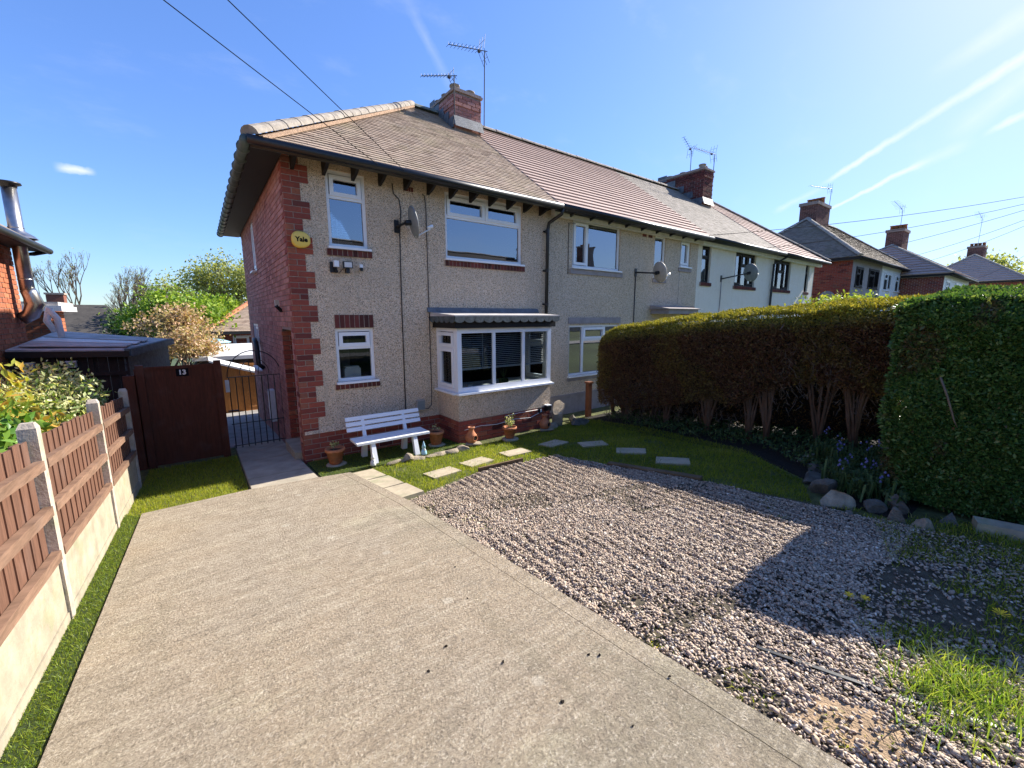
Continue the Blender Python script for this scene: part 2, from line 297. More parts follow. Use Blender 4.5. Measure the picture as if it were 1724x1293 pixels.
# ------------------------------------------------------------------ geometry helpers
class MB:
    def __init__(s): s.v = []; s.f = []; s.r = []
    def add(s, vs, fs, rnd=None):
        o = len(s.v); s.v += [tuple(v) for v in vs]; s.f += [tuple(i+o for i in f) for f in fs]
        s.r += [random.random() if rnd is None else rnd]*len(vs); return s
    def box(s, x0, x1, y0, y1, z0, z1, rnd=None):
        return s.add([(x0,y0,z0),(x1,y0,z0),(x1,y1,z0),(x0,y1,z0),(x0,y0,z1),(x1,y0,z1),(x1,y1,z1),(x0,y1,z1)],
                     [(0,3,2,1),(4,5,6,7),(0,1,5,4),(1,2,6,5),(2,3,7,6),(3,0,4,7)], rnd)
    def hexa(s, bot, top, rnd=None):
        return s.add(list(bot)+list(top), [(0,3,2,1),(4,5,6,7),(0,1,5,4),(1,2,6,5),(2,3,7,6),(3,0,4,7)], rnd)
    def bar(s, a, b, wd, ht, upv=(0,0,1), rnd=None):
        a, b = Vector(a), Vector(b); d = (b-a).normalized(); u = Vector(upv)
        sd = d.cross(u)
        if sd.length < 1e-4: sd = d.cross(Vector((1,0,0)))
        sd.normalize(); u = sd.cross(d)
        q = [sd*(-wd/2)+u*(-ht/2), sd*(wd/2)+u*(-ht/2), sd*(wd/2)+u*(ht/2), sd*(-wd/2)+u*(ht/2)]
        return s.hexa([a+k for k in q], [b+k for k in q], rnd)
    def tube(s, pts, r, seg=8, rnd=None, caps=True):
        pts = [Vector(p) for p in pts]; rs = r if isinstance(r, (list, tuple)) else [r]*len(pts)
        vs, fs = [], []; ref = None
        for i, p in enumerate(pts):
            d = (pts[min(i+1, len(pts)-1)]-pts[max(i-1, 0)]).normalized()
            if ref is None: ref = d.orthogonal().normalized()
            ref = (ref-d*ref.dot(d));
            if ref.length < 1e-5: ref = d.orthogonal()
            ref.normalize(); bi = d.cross(ref)
            for k in range(seg):
                a = 2*math.pi*k/seg; vs.append(p+(ref*math.cos(a)+bi*math.sin(a))*rs[i])
        for i in range(len(pts)-1):
            for k in range(seg):
                k2 = (k+1) % seg; fs.append((i*seg+k, i*seg+k2, (i+1)*seg+k2, (i+1)*seg+k))
        if caps: fs.append(tuple(range(seg-1, -1, -1))); fs.append(tuple((len(pts)-1)*seg+k for k in range(seg)))
        return s.add(vs, fs, rnd)
    def lathe(s, c, prof, seg=24, rnd=None, cap=True):
        vs, fs = [], []
        for r, z in prof:
            for k in range(seg):
                a = 2*math.pi*k/seg; vs.append((c[0]+r*math.cos(a), c[1]+r*math.sin(a), c[2]+z))
        for i in range(len(prof)-1):
            for k in range(seg):
                k2 = (k+1) % seg; fs.append((i*seg+k, i*seg+k2, (i+1)*seg+k2, (i+1)*seg+k))
        if cap: fs.append(tuple(range(seg-1, -1, -1))); fs.append(tuple((len(prof)-1)*seg+k for k in range(seg)))
        return s.add(vs, fs, rnd)
    def poly(s, pts, z0, z1):
        nn = len(pts); zt = [z1(*p) if callable(z1) else z1 for p in pts]; zb = [z0(*p) if callable(z0) else z0 for p in pts]
        return s.add([(x, y, b) for (x, y), b in zip(pts, zb)]+[(x, y, t) for (x, y), t in zip(pts, zt)],
              [tuple(range(nn-1, -1, -1)), tuple(range(nn, 2*nn))]+[(i, (i+1) % nn, nn+(i+1) % nn, nn+i) for i in range(nn)])
    def mesh(s, name, smooth=False):
        me = bpy.data.meshes.new(name); me.from_pydata(s.v, [], s.f); me.update()
        at = me.attributes.new('rnd', 'FLOAT', 'POINT'); at.data.foreach_set('value', s.r)
        if smooth: me.shade_smooth()
        return me
    def build(s, name, mat_, parent=None, smooth=False, **props):
        return link(name, s.mesh(name, smooth), mat_, parent, **props)
def rootloc(p):
    while p.parent: p = p.parent
    return p.location
def link(name, me, mat_, parent=None, loc=None, rotz=0., **props):
    o = bpy.data.objects.new(name, me); col.objects.link(o)
    if mat_ is not None and not me.materials: me.materials.append(M[mat_] if isinstance(mat_, str) else mat_)
    if parent is not None:
        o.parent = parent
        if parent.parent is None: o.matrix_parent_inverse = Matrix.Translation(-parent.location)
    if loc is not None: o.location = loc
    if rotz: o.rotation_euler = (0, 0, rotz)
    for k, v in props.items(): o[k] = v
    return o
def thing(name, label, cat, loc, group=None):
    o = bpy.data.objects.new(name, None); col.objects.link(o); o.location = loc; o.empty_display_size = .2
    o['label'] = label; o['category'] = cat
    if group: o['group'] = group
    return o
def tag(o, label, cat, group=None):
    o['label'] = label; o['category'] = cat
    if group: o['group'] = group
    return o
def npmesh(name, V, F, attrs=None, smooth=False):
    """V (n,3); F (m,k) all faces with k corners"""
    me = bpy.data.meshes.new(name); k = F.shape[1]
    me.vertices.add(len(V)); me.vertices.foreach_set('co', np.ascontiguousarray(V, np.float32).ravel())
    me.loops.add(F.size); me.loops.foreach_set('vertex_index', np.ascontiguousarray(F, np.int32).ravel())
    me.polygons.add(len(F)); me.polygons.foreach_set('loop_start', np.arange(0, F.size, k, dtype=np.int32)); me.polygons.foreach_set('loop_total', np.full(len(F), k, np.int32))
    if smooth: me.polygons.foreach_set('use_smooth', np.ones(len(F), bool))
    me.update(calc_edges=True)
    for a, v in (attrs or {}).items():
        at = me.attributes.new(a, 'FLOAT', 'POINT'); at.data.foreach_set('value', np.ascontiguousarray(v, np.float32))
    return me
def gz(x, y):                      # the plots fall gently towards the houses and on behind them
    return -.08*y if y > -9.5 else .76
def ngz(y): return np.where(y > -9.5, -.08*y, .76)
# ------------------------------------------------------------------ the setting
def sheet(name, pts, mat_, dz, thick=.12, sub=1, **pr):
    pr.setdefault('kind', 'structure')
    mb = MB(); mb.poly(pts, lambda x, y: gz(x, y)+dz-thick, lambda x, y: gz(x, y)+dz)
    return mb.build(name, mat_, **pr)
gm = MB()
xs = [-900, -200, -80, -30, 0, 30, 80, 200, 900]; ys = [-900, -200, -60, -9.5, 20, 60, 110, 250, 900]
def tz(x, y): return (.70 if y <= -9.5 else -.08*y-.06 if y <= 60 else -4.86-(y-60)*.012)
gv = [(x, y, tz(x, y)) for y in ys for x in xs]; nx = len(xs)
gm.add(gv, [(j*nx+i, j*nx+i+1, (j+1)*nx+i+1, (j+1)*nx+i) for j in range(len(ys)-1) for i in range(nx-1)])
gm.build('ground', 'fields', kind='structure')
sheet('garden_soil', [(-2.2, -9.4), (9, -9.4), (9, 0), (-2.2, 3)], 'earth', -.012, .04)
# concrete drive with a trowelled margin along its right edge
DL = lambda y: -1.835 + (.02 if y > -1.6 else 0)
drv = MB()
pts = [(-1.86, -9.4), (.60, -9.4), (.55, -6.5), (.42, -2.8), (.25, -1.15), (-.80, -.97), (-1.835, -1.03)]
drv.poly(pts, lambda x, y: gz(x, y)-.1, lambda x, y: gz(x, y)+.045)
drv.build('drive', 'concrete', kind='structure')
bnd = MB(); bnd.poly([(.606, -9.4), (.74, -9.4), (.69, -6.55), (.545, -2.8), (.36, -1.17), (.256, -1.15), (.426, -2.8), (.556, -6.5)], lambda x, y: gz(x, y)-.1, lambda x, y: gz(x, y)+.043)
bnd.build('drive_margin', 'concrete', kind='structure')
# path of cast slabs beside the house
path = MB(); path.poly([(-.80, -.955), (-.02, -1.06), (-.03, -.02), (-.02, 2.4), (-.80, 2.4)], lambda x, y: gz(x, y)-.1, lambda x, y: gz(x, y)+.02)
pa = path.build('path', 'mortar', kind='structure')
for y0, y1 in ((-.95, -.42), (-.40, .75), (.77, 1.5), (1.52, 2.35)):
    q = MB(); x1 = -.035
    q.poly([(-.795, y0), (x1, y0-.10 if y0 < -.9 else y0), (x1, y1), (-.795, y1)], lambda x, y: gz(x, y)-.02, lambda x, y: gz(x, y)+.034); q.build('path_slab', 'path', pa)
for i in range(3):
    y0 = -2.60+i*.475; q = MB(); xo = .50-i*.055
    q.poly([(xo+.035, y0), (xo+.31, y0+.02), (xo+.27, y0+.46), (xo-.02, y0+.455)], lambda x, y: gz(x, y)-.05, lambda x, y: gz(x, y)+.03)
    q.build('paving_slab', 'slab', pa)
yard = MB(); yard.poly([(-2.2, 2.41), (9, 2.41), (9, 12), (-2.2, 12)], lambda x, y: gz(x, y)-.1, lambda x, y: gz(x, y)-.005); yard.build('yard', 'pavement', kind='structure')
sheet('gravel_bed', [(.56, -2.80), (.70, -6.5), (.74, -9.3), (3.8, -9.3), (3.45, -6.3), (3.5, -5.6), (3.40, -4.6), (2.95, -2.52), (1.68, -2.36)], 'bed_brown', .006)
sheet('pavement', [(-60, -11.5), (60, -11.5), (60, -9.5), (-60, -9.5)], 'pavement', .0, .1)
sheet('road', [(-60, -18), (60, -18), (60, -11.6), (-60, -11.6)], 'asphalt', -.1, .1)
sheet('flower_bed', [(3.62, -6.25), (5.3, -6.3), (7, -6.0), (7.0, -.7), (5.5, -.7), (5.0, -2.6), (4.95, -4.4), (4.2, -5.4), (3.75, -5.75)], 'bed_soil', -.004, .05)
sheet('house_turf', [(.02, -1.02), (2.4, -1.02), (2.4, -.0), (.02, -.0)], 'turf_base', .012, .05)
sheet('fence_turf', [(-2.0, -9.3), (-1.87, -9.3), (-1.845, -1.1), (-2.0, -.9)], 'turf_base', .032, .05)
sheet('sand_patch', [(.80, -6.35), (1.05, -6.42), (1.16, -6.62), (1.02, -6.80), (.82, -6.70)], 'sand', .014, .02)
# ------------------------------------------------------------------ building helpers
def lbox(mb, O, u, nrm, u0, u1, z0, z1, d0, d1, rnd=None):
    """box in a wall's own frame: u along it, z up, d outwards"""
    O, u, nrm = Vector(O), Vector(u), Vector(nrm)
    f = lambda a, z, d: O+u*a+nrm*d+Vector((0, 0, z))
    return mb.hexa([f(u0, z0, d1), f(u1, z0, d1), f(u1, z0, d0), f(u0, z0, d0)], [f(u0, z1, d1), f(u1, z1, d1), f(u1, z1, d0), f(u0, z1, d0)], rnd)
FR = ((1, 0, 0), (0, -1, 0)); SD = ((0, -1, 0), (-1, 0, 0))
def wall_holes(mb, O, fr, W, z0, z1, holes, depth=.12, d=0.):
    u, nrm = Vector(fr[0]), Vector(fr[1]); O = Vector(O)
    f = lambda a, z, dd: O+u*a+nrm*dd+Vector((0, 0, z))
    us = sorted({0, W, *[h[0] for h in holes], *[h[1] for h in holes]}); zs = sorted({z0, z1, *[h[2] for h in holes], *[h[3] for h in holes]})
    for a, b in zip(us, us[1:]):
        for c, e in zip(zs, zs[1:]):
            mu, mz = (a+b)/2, (c+e)/2
            if any(h[0] < mu < h[1] and h[2] < mz < h[3] for h in holes): continue
            mb.add([f(a, c, d), f(b, c, d), f(b, e, d), f(a, e, d)], [(0, 1, 2, 3)])
    for a, b, c, e in holes:
        for p, q in (((a, c), (b, c)), ((b, c), (b, e)), ((b, e), (a, e)), ((a, e), (a, c))):
            mb.add([f(*p, d), f(*q, d), f(*q, d-depth), f(*p, d-depth)], [(3, 2, 1, 0)])
    return mb
def ring(mb, O, fr, a, b, c, e, t, d0, d1):
    lbox(mb, O, *fr, a, a+t, c, e, d0, d1); lbox(mb, O, *fr, b-t, b, c, e, d0, d1)
    lbox(mb, O, *fr, a+t, b-t, c, c+t, d0, d1); lbox(mb, O, *fr, a+t, b-t, e-t, e, d0, d1)
def window(parent, O, fr, a, b, c, e, lights, back=.04, fmat='upvc', glass='glass', sill=.07, sillmat=None, t=.05, blind=None, curtains=None, room=True, sash_t=.045):
    """lights: (u0,u1,z0,z1,opener) as fractions of the window"""
    mb = MB(); ring(mb, O, fr, a, b, c, e, t, -back-.06, -back)
    W, H = b-a-2*t, e-c-2*t; rects = []
    for (p, q, r_, s_, op) in lights: rects.append((a+t+W*p, a+t+W*q, c+t+H*r_, c+t+H*s_, op))
    cuts_u = sorted({l[1] for l in lights if l[1] < 1}); cuts_z = sorted({l[3] for l in lights if l[3] < 1})
    for l in lights:                                     # mullions and transoms between lights
        if l[1] < 1: lbox(mb, O, *fr, a+t+W*l[1]-.028, a+t+W*l[1]+.028, c+t+H*l[2]+.002, c+t+H*l[3]-.002, -back-.055, -back-.002)
        if l[3] < 1: lbox(mb, O, *fr, a+t+W*l[0]+.002, a+t+W*l[1]-.002, c+t+H*l[3]-.028, c+t+H*l[3]+.028, -back-.056, -back-.004)
    win = mb.build('window', fmat, parent)
    for (x0, x1, y0, y1, op) in rects:
        k = .03
        if op:
            sm = MB(); ring(sm, O, fr, x0+.012, x1-.012, y0+.012, y1-.012, sash_t+.012, -back-.05, -back+.014); sm.build('sash', fmat, win); k = sash_t+.02
        pm = MB(); lbox(pm, O, *fr, x0+k-.02, x1-k+.02, y0+k-.02, y1-k+.02, -back-.036, -back-.030); pm.build('pane', glass, win)
    if sill:
        sm = MB(); lbox(sm, O, *fr, a-.03, b+.03, c-.035, c-.002, -back-.02, sill); sm.build('sill', sillmat or fmat, win)
    if blind:
        bm, z0f, z1f, tilt = blind; bl = MB(); zb, zt = c+t+H*z0f, c+t+H*z1f; ns = max(4, int((zt-zb)/.034))
        for i in range(ns):
            z = zb+(zt-zb)*i/ns; dd = .012
            O_, u_, n_ = Vector(O), Vector(fr[0]), Vector(fr[1]); f = lambda p, zz, d: O_+u_*p+n_*d+Vector((0, 0, zz))
            bl.add([f(a+t, z-tilt, -back-.115), f(b-t, z-tilt, -back-.115), f(b-t, z+tilt, -back-.14), f(a+t, z+tilt, -back-.14)], [(0, 1, 2, 3)])
        lbox(bl, O, *fr, a+t, b-t, zb-.03, zb-.008, -back-.145, -back-.11)
        for q in (.25, .75):
            lbox(bl, O, *fr, a+t+W*q-.004, a+t+W*q+.004, zb, zt, -back-.112, -back-.108)
        bl.build('blind', bm, win)
    if curtains:
        cmat, spans = curtains
        O_, u_, n_ = Vector(O), Vector(fr[0]), Vector(fr[1])
        for (p, q) in spans:
            cu = MB(); nn = max(8, int((q-p)*W/.018)); vs = []
            for i in range(nn+1):
                a_ = a+t+W*(p+(q-p)*i/nn); dd = -back-.20+.022*math.sin(i*1.15)+.008*math.sin(i*2.7)
                vs += [O_+u_*a_+n_*dd+Vector((0, 0, c-.02)), O_+u_*a_+n_*(dd-.01)+Vector((0, 0, e))]
            cu.add(vs, [(2*i, 2*i+2, 2*i+3, 2*i+1) for i in range(nn)]); cu.build('curtain', cmat, win, True)
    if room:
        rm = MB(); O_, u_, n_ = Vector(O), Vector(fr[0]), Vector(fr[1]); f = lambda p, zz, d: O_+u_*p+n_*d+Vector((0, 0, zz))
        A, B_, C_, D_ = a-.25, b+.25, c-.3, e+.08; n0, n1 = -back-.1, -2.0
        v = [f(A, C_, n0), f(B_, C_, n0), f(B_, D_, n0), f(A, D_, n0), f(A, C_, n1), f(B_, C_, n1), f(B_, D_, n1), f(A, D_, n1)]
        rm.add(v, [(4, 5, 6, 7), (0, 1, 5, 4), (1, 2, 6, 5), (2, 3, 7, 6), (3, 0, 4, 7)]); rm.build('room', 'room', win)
    return win
_bm = {}
def brick_mesh(Lg, D, H, mat_):
    key = (round(Lg, 2), round(D, 3), round(H, 4), mat_)
    if key not in _bm:
        c = .004; mb = MB(); h, l, d = H/2, Lg/2, D/2          # outer face chamfered all round
        outer = [(-l+c, -d, -h+c), (l-c, -d, -h+c), (l-c, -d, h-c), (-l+c, -d, h-c)]
        mid = [(-l, -d+c, -h), (l, -d+c, -h), (l, -d+c, h), (-l, -d+c, h)]; bk = [(-l, d, -h), (l, d, -h), (l, d, h), (-l, d, h)]
        fs = [(0, 1, 2, 3)]
        for o in (0, 4):
            for i in range(4): j = (i+1) % 4; fs.append((o+i, o+4+i, o+4+j, o+j))
        mb.add(outer+mid+bk, fs, .5); me = mb.mesh('brick'); me.materials.append(M[mat_]); _bm[key] = me
    return _bm[key]
def put_brick(parent, O, fr, u0, u1, z0, z1, proud, mat_, D=.10):
    me = brick_mesh(u1-u0, D, z1-z0, mat_)
    u, nrm = Vector(fr[0]), Vector(fr[1])
    jit = random.uniform(-.0022, .0022)
    p = Vector(O)+u*((u0+u1)/2)+nrm*(proud-D/2+jit)+Vector((0, 0, (z0+z1)/2))
    rz = math.atan2(u.y, u.x)
    return link('brick', me, None, parent, p, rz)
CO = .0825; JT = .010
def soldiers(parent, O, fr, a, b, z0, z1, nn, mat_, proud=.012, name='brick_course'):
    g = MB(); lbox(g, O, *fr, a, b, z0, z1, -.05, proud-.008); core = g.build(name, 'mortar', parent)
    wd = (b-a)/nn
    for i in range(nn): put_brick(core, O, fr, a+i*wd+.005, a+(i+1)*wd-.005, z0+.002, z1-.002, proud, mat_, .07)
    return core
EY, EZ, RY, RZ = -.38, 4.50, 3.40, 7.30            # eave edge and ridge line of the row
SL = math.hypot(RY-EY, RZ-EZ); SV = Vector((0, RY-EY, RZ-EZ)).normalized(); SN = Vector((0, -SV.z, SV.y))
def tile_run(x0f, x1f, gauge, wd, thick, stagger=True, wob=.003, tvar=.12, length=SL, ev=(EY, EZ), sv=SV, sn=SN, skip=None):
    mb = MB(); nrow = int(length/gauge)
    for r_ in range(nrow):
        s0 = r_*gauge; s1 = s0+gauge*1.25; a, b = x0f(s0/length), x1f(s0/length)
        x = a - (wd/2 if (stagger and r_ % 2) else 0) - wd*.01
        x = math.floor(x/wd)*wd + (wd/2 if stagger and r_ % 2 else 0)
        while x < b:
            p, q = max(x+.002, a), min(x+wd-.002, b+(random.uniform(0, .05) if wd < .2 else 0))
            if q-p > .03:
                t = thick*random.uniform(1-tvar, 1+tvar); o0 = random.uniform(-wob, wob)*2
                base = Vector((0, ev[0], ev[1]))
                lo, hi = s0-.0+o0, min(s1, length)
                v = []
                for h0, h1 in ((.004, .001), (.004+t, .012)):
                    for (xx, ss, hh) in ((p, lo, h0), (q, lo, h0), (q, hi, h1), (p, hi, h1)):
                        v.append(base+Vector((xx, 0, 0))+sv*ss+sn*hh)
                mb.add(v, [(4, 5, 6, 7), (0, 1, 5, 4), (1, 2, 6, 5), (3, 0, 4, 7)])
            x += wd
    return mb
def half_round(mb, a, b, r, lift=0., seg=7, rnd=None, thick=.02, flare=0.):
    a, b = Vector(a), Vector(b); d = (b-a).normalized(); sd = d.cross(Vector((0, 0, 1))).normalized(); u = sd.cross(d)
    vs, fs = [], []
    for k, P in enumerate((a, b)):
        rr = r*(1+flare*(1-k))
        for i in range(seg+1):
            an = math.pi*i/seg; vs.append(P+sd*(math.cos(an)*rr)+u*(math.sin(an)*rr*.85+lift))
    fs = [(i, i+1, seg+2+i, seg+1+i) for i in range(seg)]+[tuple(range(seg, -1, -1)), tuple(range(seg+1, 2*seg+2))]
    return mb.add(vs, fs, rnd)
def ridge_run(parent, A, B, ln, r, mat_, name='ridge_tile'):
    A, B = Vector(A), Vector(B); nn = max(1, int((B-A).length/ln)); 
    for i in range(nn):
        p, q = A.lerp(B, i/nn), A.lerp(B, (i+1.06)/nn); mb = MB()
        j = Vector((0, 0, random.uniform(-.006, .006))); half_round(mb, p+j, q+j*.3, r, flare=.07); mb.build(name, mat_, parent)
def chimney(parent, x0, x1, y0, y1, z0, z1, pots, brick='brick_side', flashing=True):
    g = MB(); g.box(x0+.01, x1-.01, y0+.01, y1-.01, z0-.6, z1); ch = g.build('chimney', 'mortar_dark', parent)
    nc = int((z1-z0)/CO)
    for k in range(-2, nc):
        zb = z0+k*CO
        over = .0 if k < nc-3 else .022
        for (O, fr, W) in (((x0, y0, 0), FR, x1-x0), ((x0, y1, 0), SD, y1-y0)):
            a = -.115 if k % 2 else 0
            while a < W:
                p, q = max(a, 0), min(a+.225, W)
                if q-p > .05: put_brick(ch, O, fr, p+.004, q-.004, zb+.004, zb+CO-.004, .0+over, brick, .09)
                a += .235
    c = MB(); c.box(x0-.035, x1+.035, y0-.035, y1+.035, z1+.002, z1+.05); c.box(x0-.01, x1+.01, y0-.01, y1+.01, z1+.05, z1+.085); c.build('capping', 'mortar_dark', ch)
    for (px, py, pr, ph) in pots:
        pm = MB(); pm.lathe((px, py, z1+.05), [(pr*1.05, 0), (pr*.95, ph*.5), (pr*.95, ph*.8), (pr*1.15, ph*.82), (pr*1.15, ph), (pr*.85, ph), (pr*.8, ph*.5)], 16); pm.build('chimney_pot', 'ridge', ch, True)
    if flashing:
        f = MB(); f.hexa([(x0-.02, y0-.10, z0-.16), (x1+.02, y0-.10, z0-.16), (x1+.02, y0-.012, z0-.1), (x0-.02, y0-.012, z0-.1)], [(x0-.02, y0-.09, z0-.14), (x1+.02, y0-.09, z0-.14), (x1+.02, y0-.012, z0+.10), (x0-.02, y0-.012, z0+.10)])
        f.build('flashing', 'lead', ch)
        for i in range(5):
            sf = MB(); yy = y0+(y1-y0)*i/5; zz = z0-.1+(RZ-EZ)/(RY-EY)*(yy-y0)
            if zz > z1: break
            sf.box(x0-.03, x0-.012, yy, yy+(y1-y0)/5+.02, zz-.06, zz+.18); sf.build('step_flashing', 'lead', ch)
    return ch

# ------------------------------------------------------------------ the row of four
DEP = 6.75
# --- end house, roughcast with brick quoins
H1 = thing('end_terrace_house', 'end terrace house of pinkish roughcast with red brick quoins and box bay window', 'house', (2.45, 0, 0))
fh = [(.58, 1.17, 3.33, 4.44), (2.56, 4.30, 3.31, 4.45), (.57, 1.18, 1.235, 2.085)]
bayh = (2.40, 4.36, .95, 2.05)
fm = MB(); wall_holes(fm, (0, 0, 0), FR, 4.95, .46, 4.62, fh+[bayh])
fm.box(.004, 4.946, .002, .04, -.4, .46)
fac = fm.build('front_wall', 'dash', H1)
dr = MB(); dr.hexa([(.02, -.028, .455), (2.33, -.028, .455), (2.33, 0, .455), (.02, 0, .455)], [(.02, -.004, .53), (2.33, -.004, .53), (2.33, 0, .53), (.02, 0, .53)]); dr.build('drip_edge', 'dash', fac)
# brick plinth, each brick
pl = MB(); pl.box(.006, 2.33, -.004, .03, -.35, .458); plinth = pl.build('plinth', 'mortar', H1)
for k in range(-4, 5):
    zb = .458-(5-k)*CO+CO*0
    z0_, z1_ = .458-(5-k)*CO, .458-(4-k)*CO
    a = -.118 if k % 2 else 0.
    while a < 2.33:
        p, q = max(a, 0.), min(a+.225, 2.325)
        if q-p > .05: put_brick(plinth, (0, 0, 0), FR, p+.0, q, z0_+.005, z1_-.005, .012, 'brick')
        a += .235
# quoins
qn = MB()
for k in range(50): qn.box(.004, (.34 if ((k-3) % 6) < 3 and k >= 3 else .23), -.003, .05, .458+k*CO, .458+(k+1)*CO)
quoin = qn.build('quoin', 'mortar', H1)
wide = lambda k: ((k-3) % 6) < 3 and k >= 3
qb = MB()
for k in range(50):
    z0_, z1_ = .458+k*CO, .458+(k+1)*CO; wq = .345 if wide(k) else .235
    cuts = ([0, .112, wq] if k % 2 else [0, .228, wq]) if wide(k) else ([0, wq] if k % 2 == 0 else [0, .112, wq])
    for p, q in zip(cuts, cuts[1:]): put_brick(quoin, (0, 0, 0), FR, p+.0 if p == 0 else p+.006, q-.004, z0_+.005, z1_-.005, .012, 'brick')
# cut the quoin backing to the stepped outline: plain strips of dash beside the narrow courses
# side wall: backing with openings, bricks one by one near the corner, the far ones joined
rec = (.30, 1.22, -.4, 2.065)                       # door recess (y0,y1,z0,z1)
swin = [(4.75, 5.95, 1.00, 2.10), (3.95, 4.45, 3.28, 4.30)]
O_S = (0, DEP, 0); fl = lambda y0, y1, z0, z1: (DEP-y1, DEP-y0, z0, z1)
sm_ = MB(); wall_holes(sm_, O_S, SD, DEP, -.6, 4.62, [fl(*rec)]+[fl(*h) for h in swin], depth=.10, d=-.010)
side = sm_.build('side_wall', 'mortar_dark', H1)
cand = []
for k in range(-6, 56):
    z0_ = .458-6*CO+k*CO
    if z0_ > 4.56: break
    header = (k % 4 == 0); ln = .1125 if header else .225; y = .105 if k % 2 else .0
    y = .228 if k % 2 else .112
    while y < DEP:
        p, q = y, min(y+ln, DEP-.01); zt = z0_+CO
        inside = lambda r_: (p < r_[1]-.01 and q > r_[0]+.01 and z0_ < r_[3]-.02 and zt > r_[2]+.02)
        for r_ in [rec]+swin:
            if inside(r_):
                if p < r_[0] - .04: q = r_[0]
                elif q > r_[1] + .04: p = r_[1]
                else: q = p
        if q-p > .05: cand.append((p, q, z0_, zt))
        y += ln+JT
dist = lambda c: ((c[0]+c[1])/2-CAM.y)*1.0 + abs((c[2]+c[3])/2-2.6)*.25
cand.sort(key=dist)
for p, q, a, b in cand[:290]: put_brick(side, O_S, SD, DEP-q+.003, DEP-p-.003, a+.005, b-.005, .0, 'brick_side')
jb = MB()
for p, q, a, b in cand[290:]: lbox(jb, O_S, *SD, DEP-q+.004, DEP-p-.004, a+.005, b-.005, -.02, random.uniform(-.002, .002))
jb.build('far_bricks', 'brick_side_attr', side, kind='stuff')
# corner returns of the quoin courses on the side face
for k in range(-6, 50):
    z0_ = .458+k*CO; put_brick(side, O_S, SD, DEP-(.22 if k % 2 else .104), DEP-.0, z0_+.005, z0_+CO-.005, .0, 'brick')
# door recess: jambs, ceiling, door, white frame and step
rc = MB()
rc.box(.012, 1.1, rec[1]+.0, rec[1]+.08, -.3, 2.07); jamb = rc.build('recess_jamb', 'mortar', H1)
for k in range(30):
    z0_ = .458-6*CO+k*CO
    if z0_ > 2.0: break
    cuts = [.0, .112, .345, .58] if k % 2 else [.0, .225, .46, .58]
    for p, q in zip(cuts, cuts[1:]): put_brick(jamb, (.0, rec[1], 0), FR, p+.005, q-.004, z0_+.005, z0_+CO-.005, .006, 'brick')
rc = MB(); rc.box(.012, .6, rec[0]-.08, rec[0]-.0, -.3, 2.07); rc.box(.012, .6, rec[0]-.08, rec[1]+.08, 2.066, 2.2); rc.box(.57, .62, rec[0], rec[1], -.3, 2.066); rc.build('recess_lining', 'mortar_dark', H1)
dm = MB(); dm.box(.50, .55, rec[0]+.06, rec[1]-.06, .14, 2.02); door = dm.build('door', 'white_paint', H1)
dm = MB(); dm.box(.485, .50, rec[0]+.2, rec[1]-.2, 1.2, 1.85); dm.build('door_panel', 'glass_low', door)
dm = MB(); dm.tube([(.47, rec[1]-.14, 1.05), (.47, rec[1]-.26, 1.05)], .012); dm.build('handle', 'steel', door)
dm = MB(); dm.box(.012, .055, rec[0]+.003, rec[0]+.045, .13, 2.05); dm.build('door_post', 'upvc', H1)
dm = MB(); dm.box(-.10, .45, rec[0]-.06, rec[1]-.02, -.25, .12); dm.build('doorstep', 'conc_board', H1)
for (y0, y1, z0, z1), lt in zip(swin, ([(0, .5, 0, 1, 0), (.5, 1, 0, 1, 1)], [(0, 1, 0, 1, 1)])):
    wn = window(H1, O_S, SD, DEP-y1, DEP-y0, z0, z1, lt, back=.02, sill=.08, curtains=('curtain', [(0, 1)]))
dp_ = MB(); dp_.tube([(-.05, 5.2, 1.72), (-.12, 4.6, 1.74), (-.12, 4.3, 1.70), (-.12, 4.22, 1.6), (-.12, 4.15, 1.2), (-.02, 4.1, 1.1)], .05, 10); dp_.build('waste_pipe', 'black_plastic', H1, True)
# front windows
w1 = window(H1, (0, 0, 0), FR, .58, 1.17, 3.33, 4.44, [(0, 1, 0, .68, 0), (0, 1, .68, 1, 1)], blind=('blind', .0, .98, .009))
w2 = window(H1, (0, 0, 0), FR, 2.56, 4.30, 3.31, 4.45, [(0, 1, 0, .66, 0), (0, .5, .66, 1, 1), (.5, 1, .66, 1, 1)], curtains=('curtain', [(.0, .16), (.80, .98)]))
w3 = window(H1, (0, 0, 0), FR, .57, 1.18, 1.235, 2.085, [(0, 1, 0, .66, 0), (0, 1, .66, 1, 1)], glass='glass_low')
bx = MB(); bx.box(.72, .98, .16, .30, 1.27, 1.42); bx.box(.74, .96, .17, .29, 1.42, 1.455); bx.box(.80, .90, .155, .16, 1.36, 1.41); bx.build('window_box', 'curtain', w3)
soldiers(H1, (0, 0, 0), FR, .53, 1.22, 3.195, 3.293, 9, 'brick_dark', .03, 'sill_course')
soldiers(H1, (0, 0, 0), FR, 2.53, 4.36, 3.175, 3.272, 24, 'brick_dark', .03, 'sill_course')
soldiers(H1, (0, 0, 0), FR, .52, 1.24, 1.115, 1.198, 10, 'brick_dark', .03, 'sill_course')
soldiers(H1, (0, 0, 0), FR, .575, 1.185, 2.092, 2.30, 8, 'brick_dark', .012, 'lintel_course')
